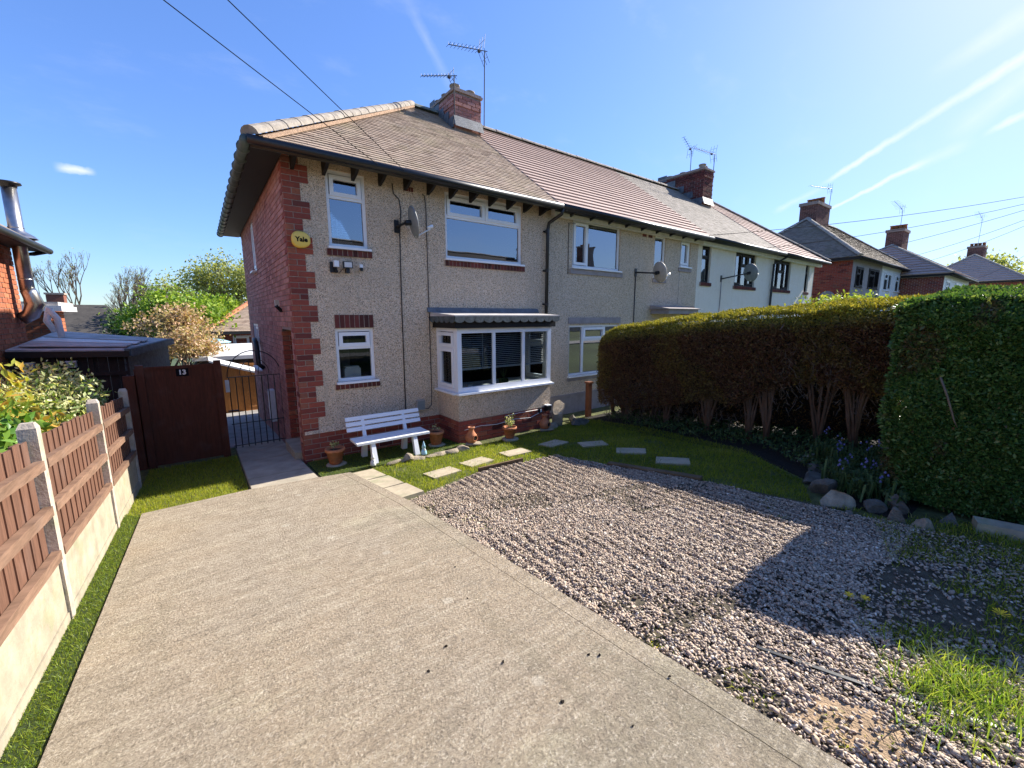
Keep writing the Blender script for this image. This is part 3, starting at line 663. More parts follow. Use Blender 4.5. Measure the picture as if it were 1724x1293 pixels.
# box bay
BY, BX0, BX1 = -.76, 2.32, 4.44
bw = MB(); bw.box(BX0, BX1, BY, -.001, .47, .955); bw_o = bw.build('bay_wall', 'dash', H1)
bp_ = MB(); bp_.box(BX0+.014, BX1-.014, BY+.014, -.001, -.3, .468); bpl = bp_.build('bay_plinth', 'mortar', H1)
for k in range(9):
    z0_, z1_ = .458-(k+1)*CO, .458-k*CO
    for (O, fr, W) in (((BX0, BY, 0), FR, BX1-BX0), ((BX0, 0, 0), SD, -BY)):
        a = -.118 if k % 2 else 0.
        while a < W:
            p, q = max(a, 0.), min(a+.225, W)
            if q-p > .04: put_brick(bpl, O, fr, p+.003, q-.003, z0_+.005, z1_-.005, .0, 'brick')
            a += .235
for vx in (3.02, 4.28):
    v = MB()
    for i in range(5): v.box(vx, vx+.2, BY-.006, BY+.004, .20+i*.026, .213+i*.026)
    v.build('air_brick', 'brick_dark', bpl)
bayw = window(H1, (0, BY, 0), FR, BX0, BX1, .965, 2.07, [(0, .345, 0, 1, 0), (.345, .69, 0, 1, 0), (.69, 1, 0, 1, 0)], back=-.0, t=.085, sill=.08, glass='glass_low', blind=('blind_grey', .34, .99, .006), room=False)
bays = window(H1, (BX0, 0, 0), SD, 0, -BY-.065, .965, 2.07, [(0, 1, 0, .72, 1), (0, 1, .72, 1, 1)], back=.0, t=.06, sill=.07, glass='glass_low', room=False, blind=('blind_grey', .30, .99, .006))
bayr = window(H1, (BX1, BY+.065, 0), ((0, 1, 0), (1, 0, 0)), 0, -BY-.065, .965, 2.07, [(0, 1, 0, .72, 1), (0, 1, .72, 1, 1)], back=.0, t=.06, sill=.07, glass='glass_low', room=False)
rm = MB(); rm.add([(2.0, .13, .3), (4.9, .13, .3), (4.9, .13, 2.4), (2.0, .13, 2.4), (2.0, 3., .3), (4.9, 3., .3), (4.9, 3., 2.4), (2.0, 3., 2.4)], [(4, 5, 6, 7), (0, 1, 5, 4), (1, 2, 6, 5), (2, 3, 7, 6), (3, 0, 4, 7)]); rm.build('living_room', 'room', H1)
b_ = MB(); b_.box(BX0+.03, BX1-.03, BY+.14, .12, .90, .985); b_.build('window_board', 'upvc', H1)
b_ = MB(); b_.box(2.62, 2.72, BY+.17, BY+.25, .986, 1.06); b_.build('window_ornament', 'curtain', bayw)
b_ = MB(); b_.box(3.36, 3.52, BY+.18, BY+.28, .986, 1.10)
for i in range(14):
    a_ = i*2.4; b_.bar((3.44, BY+.23, 1.1), (3.44+.10*math.cos(a_)*(.4+.05*i), BY+.23+.04*math.sin(a_), 1.16+.012*i), .012, .004)
b_.build('pot_plant', 'leaf_dark', bayw)
# bay roof: dark fascia, felted flat roof, scalloped trim, lead apron
b_ = MB(); b_.box(BX0-.07, BX1+.05, BY-.07, -.001, 2.073, 2.20); b_.build('bay_fascia', 'dark_timber', H1)
b_ = MB(); b_.hexa([(BX0-.12, BY-.14, 2.245), (BX1+.09, BY-.14, 2.245), (BX1+.09, -.001, 2.245), (BX0-.12, -.001, 2.245)], [(BX0-.12, BY-.14, 2.292), (BX1+.09, BY-.14, 2.292), (BX1+.09, -.001, 2.345), (BX0-.12, -.001, 2.345)]); b_.build('bay_roof', 'felt', H1)
def scallop(A, B, nn, name, parent):
    A, B = Vector(A), Vector(B); d = (B-A)/nn; out = Vector((d.y, -d.x, 0)).normalized()
    mb = MB()
    for i in range(nn):
        p = A+d*i; pts = [p+Vector((0, 0, .10))]+[p+d*(.5-.5*math.cos(math.pi*j/8))+Vector((0, 0, .045-.055*math.sin(math.pi*j/8))) for j in range(9)]+[p+d+Vector((0, 0, .10))]
        bk = [q-out*.014+Vector((0, 0, 0)) for q in pts]; nn_ = len(pts)
        mb.add(pts+bk, [tuple(range(nn_)), tuple(range(2*nn_-1, nn_-1, -1))]+[(k, nn_+k, nn_+(k+1) % nn_, (k+1) % nn_) for k in range(nn_)])
    return mb.build(name, 'lead_dark', parent)
scallop((BX0-.12, BY-.142, 2.175), (BX1+.09, BY-.142, 2.175), 12, 'scalloped_trim', H1)
scallop((BX0-.122, -.002, 2.175), (BX0-.122, BY-.142, 2.175), 5, 'scalloped_trim', H1)
b_ = MB(); b_.hexa([(2.15, -.06, 2.346), (4.72, -.06, 2.346), (4.72, -.002, 2.346), (2.15, -.002, 2.346)], [(2.15, -.014, 2.43), (4.72, -.014, 2.43), (4.72, -.002, 2.43), (2.15, -.002, 2.43)]); b_.build('lead_flashing', 'lead', H1)
# roof, hip to the left
def roof_shell(parent, xa, xb, hipL=0., hipR=0., zb=0., name='roof', ov=0., mat_='dark_timber', y0=None, y1=None, ry=None):
    e0 = EY if y0 is None else y0; r_ = RY if ry is None else ry; e1 = (2*r_-e0) if y1 is None else y1
    A, B, C, D = (xa, e0, EZ+zb), (xb, e0, EZ+zb), (xb, e1, EZ+zb), (xa, e1, EZ+zb)
    P, Q = (xa+hipL, r_, RZ+zb), (xb-hipR, r_, RZ+zb)
    t = .05; dn = lambda p: (p[0], p[1], p[2]-t)
    mb = MB(); mb.add([A, B, C, D, P, Q]+[dn(p) for p in (A, B, C, D, P, Q)], [(0, 1, 5, 4), (2, 3, 4, 5), (3, 0, 4), (1, 2, 5), (6, 10, 11, 7), (8, 11, 10, 9), (9, 10, 6), (7, 11, 8), (0, 6, 7, 1), (2, 8, 9, 3), (3, 9, 6, 0), (1, 7, 8, 2)])
    return mb.build(name, mat_, parent)
XE = -.38; HX = 3.50
r1 = roof_shell(H1, XE, 4.95, hipL=HX-XE)
tile_run(lambda t: XE+(HX-XE)*t, lambda t: 4.95, .1, .165, .024, wob=.0015).build('plain_tiles', 'tile1', r1, kind='stuff')
# tiles of the hip end
hs = math.hypot(HX-XE, RZ-EZ)
hm = MB()
for i in range(40):
    s0, s1 = i/40, (i+1.15)/40
    a, b = Vector((XE, EY, EZ)), Vector((XE, 2*RY-EY, EZ)); P = Vector((HX, RY, RZ)); k = Vector((-.6, 0, .8))*.018
    hm.add([a.lerp(P, s0)+k, b.lerp(P, s0)+k, b.lerp(P, min(1, s1))+k*.2, a.lerp(P, min(1, s1))+k*.2, a.lerp(P, s0), b.lerp(P, s0)], [(0, 3, 2, 1), (4, 0, 1, 5)])
hm.build('hip_end_tiles', 'tile1', r1, kind='stuff')
bd = MB(); bd.bar((XE+.05, EY, EZ+.01), (HX, RY, RZ+.02), .26, .05); bd.build('mortar_bedding', 'bedding', r1)
ridge_run(r1, (XE-.0, EY-.02, EZ+.045), (HX+.02, RY, RZ+.05), .33, .118, 'ridge', 'hip_tile')
ridge_run(r1, (HX, RY, RZ+.02), (4.3, RY, RZ+.02), .42, .11, 'ridge_green')
for i in range(12):
    x = .12+i*.42; b_ = MB(); b_.hexa([(x, -.16, 4.37), (x+.045, -.16, 4.37), (x+.045, 0, 4.33), (x, 0, 4.33)], [(x, EY+.06, EZ-.06), (x+.045, EY+.06, EZ-.06), (x+.045, 0, 4.62), (x, 0, 4.62)]); b_.build('rafter_end', 'dark_timber', H1)
g = MB(); g.tube([(XE-.04, EY-.055, 4.475), (5.0, EY-.055, 4.465)], .058, 12); g.box(XE, 4.95, EY-.01, EY+.012, 4.40, 4.50); g.build('gutter', 'black_plastic', H1, True)
g = MB(); g.tube([(XE-.055, EY-.02, 4.475), (XE-.055, 2*RY-EY, 4.465)], .062, 12); gs = g.build('side_gutter', 'gutter_green', H1, True)
for i in range(17):
    g = MB(); y = EY+.25+i*.45; g.tube([(XE-.055, y, 4.47), (XE-.055, y+.035, 4.47)], .082, 12); g.build('gutter_bracket', 'gutter_green', gs, True)
g = MB(); g.box(XE, -.015, EY+.01, 2*RY-EY-.02, 4.435, 4.452); g.build('soffit', 'dark_timber', H1)
g = MB(); g.tube([(5.02, EY-.05, 4.44), (5.02, EY-.02, 4.33), (4.95, -.09, 4.20), (4.93, -.075, 4.05), (4.91, -.075, 2.33)], .036, 10); dpp = g.build('downpipe', 'black_plastic', H1, True)
for z in (4.0, 3.2, 2.5):
    g = MB(); g.tube([(4.915, -.075, z), (4.915, -.075, z+.06)], .045, 10); g.box(4.86, 4.97, -.03, 0, z+.01, z+.045); g.build('pipe_collar', 'black_plastic', dpp)
g = MB()
for i in range(4): g.box(1.80+i*.045, 1.835+i*.045, -.008, .004, 4.33, 4.40)
g.build('air_vent', 'brick_dark', H1)
chimney(H1, 4.24, 5.0, 2.55, 3.75, 6.92, 7.55, [(4.38, 2.75, .11, .17), (4.38, 3.2, .10, .13), (4.38, 3.55, .10, .12), (4.82, 2.78, .11, .16)], 'brick_side')

# --- second house
H2 = thing('mid_terrace_house', 'mid terrace house of grey roughcast with pink interlocking tile roof', 'house', (7.95, 0, 0))
hh = [(5.74, 7.38, 3.37, 4.41), (8.80, 9.30, 3.32, 4.39), (10.0, 10.54, 3.67, 4.41), (5.68, 7.44, .88, 2.07), (8.9, 9.85, 0, 2.0)]
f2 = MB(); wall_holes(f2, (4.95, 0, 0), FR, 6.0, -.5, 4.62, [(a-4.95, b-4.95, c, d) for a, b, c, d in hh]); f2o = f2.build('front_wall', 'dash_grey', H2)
g = MB(); g.box(4.47, 8.88, -.016, .0, -.4, .40); g.box(4.47, 8.88, -.028, .0, .405, .46); g.build('plinth', 'render_grey', H2)
o2 = (0, 0, 0)
window(H2, o2, FR, *hh[0], [(0, .30, 0, 1, 1), (.30, 1, 0, 1, 0)], curtains=('curtain', [(0, .1), (.9, 1)]))
window(H2, o2, FR, *hh[1], [(0, 1, 0, 1, 0)], curtains=('curtain', [(0, .3)])); window(H2, o2, FR, *hh[2], [(0, 1, 0, 1, 1)], curtains=('curtain', [(0, 1)]))
window(H2, o2, FR, *hh[3], [(0, .27, 0, 1, 0), (.27, .73, 0, .72, 0), (.27, .73, .72, 1, 1), (.73, 1, 0, 1, 0)], glass='glass', curtains=('curtain_blue', [(0, .97)]))
for a, b, z0, z1, t in ((5.66, 7.48, 3.22, 3.325, .03), (8.76, 9.36, 3.17, 3.275, .03), (9.95, 10.6, 3.53, 3.62, .03), (5.64, 7.48, 2.10, 2.24, .02), (5.64, 7.5, .76, .84, .02)):
    g = MB(); g.box(a, b, -t, 0, z0, z1); g.build('render_band', 'render_grey', H2)
g = MB(); g.box(8.9, 9.85, .06, .1, 0, 2.0); d2 = g.build('door', 'white_paint', H2); g = MB(); g.box(9.1, 9.65, .05, .06, 1.1, 1.8); g.build('door_glass', 'glass_low', d2)
g = MB(); g.box(8.75, 10.2, -.55, -.001, 2.33, 2.45); g.hexa([(8.7, -.6, 2.452), (10.25, -.6, 2.452), (10.25, -.001, 2.452), (8.7, -.001, 2.452)], [(8.7, -.6, 2.47), (10.25, -.6, 2.47), (10.25, -.001, 2.56), (8.7, -.001, 2.56)]); g.build('porch_canopy', 'render_grey', H2)
cb = MB(); cb.box(10.22, 10.94, -.012, 0, 2.30, 2.55); cbo = cb.build('brick_band', 'mortar', H2)
for k in range(3):
    for i in range(3): put_brick(cbo, (10.22+(k % 2)*.02, 0, 0), FR, i*.235+.003, i*.235+.222, 2.303+k*CO, 2.303+k*CO+.072, .02, 'brick_dark', .06)
g = MB(); g.box(10.02, 10.03, -.006, 0, 2.6, 4.45); g.build('render_joint', 'render_grey', H2)
for vx in (8.25, 8.5):
    g = MB(); g.box(vx, vx+.16, -.008, .002, 4.30, 4.37); g.build('air_vent', 'brick_dark', H2)
r2 = roof_shell(H2, 4.952, 10.95)
tile_run(lambda t: 4.97, lambda t: 10.94, .213, 1.2, .045, False, .0005, tvar=.04).build('interlocking_tiles', 'tile2', r2, kind='stuff')
ridge_run(r2, (5.1, RY, RZ+.02), (10.95, RY, RZ+.02), .42, .10, 'ridge')
g = MB(); g.box(5.06, 10.95, -.14, -.03, 4.36, 4.50); g.build('fascia', 'cream_trim', H2)
g = MB(); g.tube([(5.02, EY-.055, 4.475), (10.95, EY-.055, 4.465)], .055, 12); g.box(5.06, 10.94, EY+.01, -.14, 4.44, 4.452); g.build('gutter', 'black_plastic', H2, True)
for i in range(9):
    x = 5.5+i*.62; g = MB(); g.hexa([(x, -.22, 4.41), (x+.04, -.22, 4.41), (x+.04, -.14, 4.38), (x, -.14, 4.38)], [(x, EY, 4.45), (x+.04, EY, 4.45), (x+.04, -.14, 4.45), (x, -.14, 4.45)]); g.build('gutter_bracket', 'black_plastic', H2)

# --- third and fourth houses, cream
def cream_house(xa, xb, label, wins, tile, gauge, wd, th, hipR, group=None):
    H = thing('cream_terrace_house', label, 'house', ((xa+xb)/2, 0, 0))
    lows = [(xa+2.3, xa+3.9, .9, 2.05)]
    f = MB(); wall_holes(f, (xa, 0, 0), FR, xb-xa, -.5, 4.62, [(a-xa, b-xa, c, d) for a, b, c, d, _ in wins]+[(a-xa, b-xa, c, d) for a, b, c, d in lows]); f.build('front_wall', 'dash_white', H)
    for a, b, c, d, lt in wins:
        window(H, o2, FR, a, b, c, d, lt, fmat='dark_timber', back=.06, sill=0, curtains=('curtain', [(0, .12), (.88, 1)]))
        soldiers(H, o2, FR, a-.06, b+.06, c-.11, c-.005, max(3, int((b-a+.12)/.08)), 'brick_dark', .045, 'sill_course')
    for a, b, c, d in lows: window(H, o2, FR, a, b, c, d, [(0, .5, 0, 1, 0), (.5, 1, 0, 1, 0)], fmat='dark_timber', sill=.06)
    r = roof_shell(H, xa, xb+(.38 if hipR else 0), hipR=hipR)
    xe = xb+(.38 if hipR else 0)
    tile_run(lambda t: xa+.01, lambda t: xe-hipR*t, gauge, wd, th, wd < .2, .002).build('roof_tiles', tile, r, kind='stuff')
    ridge_run(r, (xa, RY, RZ+.02), (xe-hipR, RY, RZ+.02), .45, .10, 'ridge')
    if hipR: ridge_run(r, (xe, EY-.02, EZ+.04), (xe-hipR, RY, RZ+.03), .4, .09, 'ridge', 'hip_tile')
    g = MB(); g.box(xa, xe-.02, -.16, -.03, 4.34, 4.50); g.build('fascia', 'white_paint', H)
    g = MB(); g.tube([(xa, EY-.055, 4.475), (xe, EY-.055, 4.465)], .055, 10); g.box(xa+.002, xe-.01, EY+.01, -.16, 4.44, 4.452); g.build('gutter', 'black_plastic', H, True)
    return H
L3 = [(0, .36, 0, 1, 1), (.36, .68, 0, .62, 0), (.36, .68, .62, 1, 1), (.68, 1, 0, 1, 1)]
H3 = cream_house(10.95, 16.05, 'cream terrace house with mottled grey tile roof and dark window frames', [(11.18, 11.70, 3.29, 4.39, [(0, 1, 0, .68, 0), (0, 1, .68, 1, 1)]), (13.27, 14.75, 3.27, 4.38, L3)], 'tile3', .1, .165, .016, 0)
H4 = cream_house(16.06, 20.25, 'cream end terrace house with pink tiled hip beyond the grey roof', [(16.20, 17.78, 3.27, 4.36, L3), (19.30, 19.70, 3.26, 4.39, [(0, 1, 0, .7, 0), (0, 1, .7, 1, 1)])], 'tile2', .213, 1.2, .042, 3.6)
g = MB(); g.box(20.22, 20.26, -.002, DEP, -1, 4.62); g.build('end_wall', 'mortar', H4)
chimney(H3, 15.0, 15.72, 2.3, 4.3, 6.75, 7.85, [(15.2, 2.5, .12, .2), (15.5, 2.6, .12, .2), (15.2, 3.3, .12, .1), (15.2, 3.9, .12, .1)], 'brick_dark')
g = MB(); g.tube([(16.35, EY-.05, 4.44), (16.35, -.3, 4.36), (16.02, -.08, 4.15), (16.0, -.07, 2.2), (15.98, -.07, 0)], .04, 10); g.build('downpipe', 'black_plastic', H4, True)
for Hh, xa, xb in ((H1, .02, 4.95), (H2, 4.96, 10.95), (H3, 10.96, 16.05), (H4, 16.06, 20.24)):
    g = MB(); g.box(xa, xb, DEP-.02, DEP+.06, -1.2, 4.62); g.build('back_wall', 'mortar', Hh)
for Hh, x in ((H1, 4.93), (H2, 10.93), (H3, 16.03)):
    g = MB(); g.add([(x, .2, -1), (x, DEP, -1), (x, DEP, 4.6), (x, RY, 7.1), (x, .2, 4.7)], [(0, 1, 2, 3, 4)]); g.build('party_wall', 'mortar', Hh)
# ------------------------------------------------------------------ left boundary fence
def post_xy(i): return (-2.03+.004*i, -3.15+1.82*i)
bays_ = []
for i in range(-2, 3):
    x, y = post_xy(i); z = gz(x, y)
    po = tag(MB().hexa([(x-.045, y-.042, z-.3), (x+.045, y-.042, z-.3), (x+.045, y+.042, z-.3), (x-.045, y+.042, z-.3)], [(x-.042, y-.04, z+1.34), (x+.042, y-.04, z+1.34), (x+.042, y+.04, z+1.34), (x-.042, y+.04, z+1.34)]).build('fence_post', 'conc_post'),
        ['concrete fence post nearest the street end, at the picture edge', 'concrete fence post beside the first brown panel, by the drive', 'tall pale concrete fence post nearest the camera in view', 'middle concrete fence post under the variegated shrub', 'farthest concrete fence post beside the dark shed'][i+2], 'fence post', 'concrete fence posts')
    cp = MB(); cp.hexa([(x-.042, y-.04, z+1.342), (x+.042, y-.04, z+1.342), (x+.042, y+.04, z+1.342), (x-.042, y+.04, z+1.342)], [(x-.03, y-.02, z+1.375), (x+.03, y-.02, z+1.375), (x+.03, y+.02, z+1.375), (x-.03, y+.02, z+1.375)]); cp.build('post_cap', 'conc_post', po)
FL = ['brown featheredge fence panel at the left picture edge', 'brown featheredge fence panel between the two nearer posts', 'brown featheredge fence panel between the middle and near posts', 'brown featheredge fence panel next to the dark shed']
for i in range(-2, 2):
    (xa, ya), (xb, yb) = post_xy(i), post_xy(i+1); ya += .05; yb -= .05; zf = lambda y: gz(0, y)
    T = thing('boundary_fence', FL[i+2], 'fence', (xa, ya, zf(ya)), 'fence panels')
    X = lambda y: xa+(xb-xa)*(y-ya)/(yb-ya)
    def slant(name, y0, y1, x0, x1, h0, h1, mt, par):
        mb = MB(); mb.hexa([(X(y0)+x0, y0, zf(y0)+h0), (X(y0)+x1, y0, zf(y0)+h0), (X(y1)+x1, y1, zf(y1)+h0), (X(y1)+x0, y1, zf(y1)+h0)], [(X(y0)+x0, y0, zf(y0)+h1), (X(y0)+x1, y0, zf(y0)+h1), (X(y1)+x1, y1, zf(y1)+h1), (X(y1)+x0, y1, zf(y1)+h1)]); return mb.build(name, mt, par)
    slant('gravel_board', ya, yb, -.028, .028, .10, .46, 'conc_board', T)
    slant('gravel_board', ya, yb, -.035, .036, -.2, .095, 'conc_board', T)
    nb = 13; wd = (yb-ya)/nb
    for k in range(nb):
        y0 = ya+k*wd; y1 = y0+wd*1.12; y1 = min(y1, yb); j = random.uniform(-.012, .012); mb = MB()
        mb.hexa([(X(y0)-.012, y0, zf(y0)+.465), (X(y0)+.004, y0, zf(y0)+.465), (X(y1)-.004, y1, zf(y1)+.465), (X(y1)-.012, y1, zf(y1)+.465)], [(X(y0)-.012, y0, zf(y0)+1.27+j), (X(y0)+.004, y0, zf(y0)+1.27+j), (X(y1)-.004, y1, zf(y1)+1.27+j), (X(y1)-.012, y1, zf(y1)+1.27+j)])
        mb.build('fence_board', 'fence_wood', T)
    for h in (.468, .77, 1.07):
        slant('fence_rail', ya-.01, yb+.01, .006, .05, h, h+.062, 'rail_wood', T)
# ------------------------------------------------------------------ wooden gate with the number, and the iron gate
GY = 1.62; z0 = gz(0, GY)
G1 = thing('wooden_gate', 'tall dark brown boarded gate panel carrying the number 13', 'gate', (-1.45, GY, z0))
nb = 9; x0, x1 = -2.0, -.905
for k in range(nb):
    a = x0+(x1-x0)*k/nb; b = x0+(x1-x0)*(k+1)/nb; mb = MB(); mb.box(a-.003, b+.003, GY+.007*(k % 2), GY+.022+.002*(k % 2), z0+.03, 1.475+.012*(k/nb)+random.uniform(-.004, .004)); mb.build('gate_board', 'gate_wood', G1)
mb = MB(); mb.box(-1.985, -1.885, GY-.03, GY+.05, z0, 1.53); mb.build('gate_post', 'gate_wood', G1)
mb = MB(); mb.box(-1.0, -.90, GY-.03, GY+.05, z0, 1.55); mb.build('gate_post', 'gate_wood', G1)
mb = MB(); mb.box(-2.14, -1.99, GY-.0, GY+.04, z0, 1.38); mb.build('gate_post', 'gate_wood', G1)
mb = MB(); mb.box(-1.884, -1.001, GY-.018, GY-.001, 1.455, 1.50); mb.build('cap_rail', 'gate_wood', G1)
for zz in (.25, .9): 
    mb = MB(); mb.box(-1.884, -1.001, GY+.023, GY+.06, zz, zz+.09); mb.build('gate_rail', 'gate_wood', G1)
mb = MB(); mb.box(-1.50, -1.34, GY-.012, GY-.001, 1.325, 1.445); plq = mb.build('number_plaque', 'ink', G1)
def text(body, size, loc, fr, mat_, parent, name='lettering', depth=.0015, shear=0., bold=.0, sx=1.):
    cu = bpy.data.curves.new('txt', 'FONT'); cu.body = body; cu.size = size; cu.extrude = depth; cu.align_x = 'CENTER'; cu.align_y = 'CENTER'; cu.offset = bold; cu.resolution_u = 3
    ob = bpy.data.objects.new('txt', cu); me = bpy.data.meshes.new_from_object(ob); bpy.data.objects.remove(ob); bpy.data.curves.remove(cu)
    u, nrm = Vector(fr[0]), Vector(fr[1])
    for v in me.vertices: v.co = Vector(loc)+u*v.co.x*sx+Vector((0, 0, 1))*v.co.y+nrm*v.co.z
    me.name = name; return link(name, me, mat_, parent)
text('13', .105, (-1.42, GY-.0145, 1.385), FR, 'white_paint', plq, bold=.004)
G2 = thing('iron_gate', 'thin black wrought iron gate with arched top beside the house wall', 'gate', (-.4, 1.92, gz(0, 1.92))); zb = gz(0, 1.92)+.06
for k in range(9):
    x = -.80+k*.1; mb = MB(); h = 1.20; mb.tube([(x, 1.92, zb), (x, 1.92, h)], .0085, 6); mb.build('bar', 'black_plastic', G2)
for zz in (zb+.04, .35, 1.20):
    mb = MB(); mb.box(-.83, .02, 1.91, 1.93, zz, zz+.014); mb.build('cross_rail', 'black_plastic', G2)
mb = MB(); mb.tube([(-.4+.42*math.cos(a), 1.92, 1.21+.46*math.sin(a)) for a in np.linspace(math.pi, 0, 20)], .0085, 6); mb.build('arch', 'black_plastic', G2)
for s in (-1, 1):
    mb = MB(); mb.tube([(-.4+s*(.05+.13*t)+s*.06*math.cos(t*7)*t, 1.92, 1.22+.28*math.sin(t*3.1)) for t in np.linspace(0, 1, 16)], .006, 6); mb.build('scroll', 'black_plastic', G2)
mb = MB(); mb.box(-.86, -.72, 1.895, 1.905, .60, .62); mb.tube([(-.84, 1.88, .61), (-.70, 1.88, .61)], .012, 8); mb.build('latch', 'black_plastic', G2)
mb = MB(); mb.box(-.86, -.80, 1.90, 1.95, .95, 1.16); tag(mb.build('gate_post_box', 'white_paint'), 'small white box fixed to the gate post beside the iron gate', 'box')
mb = MB(); mb.box(-.11, -.012, 2.75, 3.0, .12, .78); mo = tag(mb.build('meter_cupboard', 'white_paint'), 'tall white plastic meter box on side wall behind iron gate', 'meter box')
mb = MB(); mb.box(-.118, -.111, 2.78, 2.97, .16, .74); mb.build('lid', 'upvc', mo)
# ------------------------------------------------------------------ bench
BN = thing('garden_bench', 'white plastic slatted garden bench against the front wall', 'bench', (1.15, -.55, .05))
xa, xb = .56, 1.72
for i in range(4):
    y = -.86+i*.098; mb = MB(); mb.hexa([(xa-.0, y, .385), (xb, y, .385), (xb, y+.082, .385), (xa, y+.082, .385)], [(xa, y, .418), (xb, y, .418), (xb, y+.082, .418), (xa, y+.082, .418)]); mb.build('seat_slat', 'upvc', BN)
for i in range(3):
    z = .505+i*.078; y = -.44+i*.032; mb = MB(); mb.hexa([(xa-.02, y, z), (xb+.03, y, z), (xb+.03, y+.026, z), (xa-.02, y+.026, z)], [(xa-.02, y+.02, z+.055), (xb+.03, y+.02, z+.055), (xb+.03, y+.046, z+.055), (xa-.02, y+.046, z+.055)]); mb.build('back_slat', 'upvc', BN)
for x in (.80, 1.47):
    mb = MB(); mb.hexa([(x-.04, -.93, gz(x, -.93)+.02), (x+.04, -.93, gz(x, -.93)+.02), (x+.04, -.86, gz(x, -.93)+.02), (x-.04, -.86, gz(x, -.93)+.02)], [(x-.03, -.84, .384), (x+.03, -.84, .384), (x+.03, -.75, .384), (x-.03, -.75, .384)]); mb.build('leg', 'upvc', BN)
    mb = MB(); mb.hexa([(x-.04, -.40, gz(x, -.4)+.02), (x+.04, -.40, gz(x, -.4)+.02), (x+.04, -.31, gz(x, -.4)+.02), (x-.04, -.31, gz(x, -.4)+.02)], [(x-.03, -.48, .384), (x+.03, -.48, .384), (x+.03, -.40, .384), (x-.03, -.40, .384)]); mb.build('leg', 'upvc', BN)
    mb = MB(); mb.hexa([(x-.028, -.47, .384), (x+.028, -.47, .384), (x+.028, -.42, .384), (x-.028, -.42, .384)], [(x-.022, -.36, .71), (x+.022, -.36, .71), (x+.022, -.33, .71), (x-.022, -.33, .71)]); mb.build('back_support', 'upvc', BN)
    mb = MB(); mb.box(x-.025, x+.025, -.82, -.44, .345, .384); mb.build('seat_bearer', 'upvc', BN)
# ------------------------------------------------------------------ terracotta
def leaves_at(name, pts, size, mat_, parent=None, aspect=.45, **pr):
    return leafcloud(name, np.array(pts), size, mat_, parent, aspect=aspect, **pr)
def leafcloud(name, P, size, mat_, parent=None, aspect=.5, nrm=None, align=0., dead=None, rnd=None, bend=.25, **pr):
    """one pointed leaf (two faces) per point"""
    nP = len(P); d = rng.normal(size=(nP, 3)); d /= np.linalg.norm(d, axis=1)[:, None]
    if nrm is not None: d = d+nrm*align; d /= np.linalg.norm(d, axis=1)[:, None]
    t = rng.normal(size=(nP, 3)); sd = np.cross(d, t); sd /= np.linalg.norm(sd, axis=1)[:, None]; nn = np.cross(sd, d)
    s = size*rng.uniform(.6, 1.35, nP)[:, None]
    a = P; b = P+d*s*.5+sd*s*aspect*.5+nn*s*bend*.2; c = P+d*s+nn*s*bend*-.3; e = P+d*s*.5-sd*s*aspect*.5+nn*s*bend*.2
    V = np.stack([a, b, c, e], 1).reshape(-1, 3); F = np.arange(nP*4).reshape(-1, 4)
    F = np.concatenate([F[:, [0, 1, 2]], F[:, [0, 2, 3]]])
    r_ = rng.random(nP) if rnd is None else rnd
    at = {'rnd': np.repeat(r_, 4)}
    if dead is not None: at['dead'] = np.repeat(dead, 4)
    return link(name, npmesh(name, V, F, at), mat_, parent, **pr)
def potted(x, y, label, plant, r=.135, h=.235, disc=True):
    z = gz(x, y)+.012
    T = thing('plant_pot', label, 'plant pot', (x, y, z), 'terracotta plant pots')
    if disc:
        mb = MB(); mb.lathe((x+.01, y, z-.01), [(.02, -.02), (.145, -.02), (.15, .02), (.13, .032), (.02, .032)], 20); mb.build('stone_base', 'conc_board', T, True); z += .03
    mb = MB(); mb.lathe((x, y, z), [(r*.60, 0), (r*.66, .01), (r*.93, h*.80), (r*1.02, h*.80), (r*1.08, h*.84), (r*1.06, h*.98), (r*1.0, h), (r*.88, h), (r*.86, h*.85), (r*.5, h*.82), (.01, h*.82)], 28, cap=False); mb.build('pot', 'terracotta', T, True)
    mb = MB(); mb.lathe((x, y, z), [(r*.87, h*.83), (r*.5, h*.87), (.001, h*.88)], 18, cap=False); mb.build('compost', 'soil', T, True)
    if plant:
        pts = []; st_ = MB()
        for i in range(plant):
            a = rng.uniform(0, 6.28); hh = rng.uniform(.06, .24 if plant > 8 else .10); q = (x+.06*math.cos(a)*rng.uniform(.2, 1), y+.06*math.sin(a), z+h+hh)
            st_.tube([(x+.03*math.cos(a), y+.03*math.sin(a), z+h*.85), q], .003, 5); pts += [(q[0]+rng.normal(0, .018), q[1]+rng.normal(0, .018), q[2]-rng.uniform(0, hh*.8)) for _ in range(12)]
        st_.build('stem', 'twig', T); leaves_at('foliage', pts, .035, 'leaf_var', T)
    return T
potted(.33, -.50, 'terracotta pot of soil on stone base left of the white bench', 5)
potted(1.98, -.55, 'shaded terracotta pot between the bench and the bay', 3)
potted(3.12, -1.16, 'terracotta pot with small leafy plant in front of the bay', 16, .12, .20)
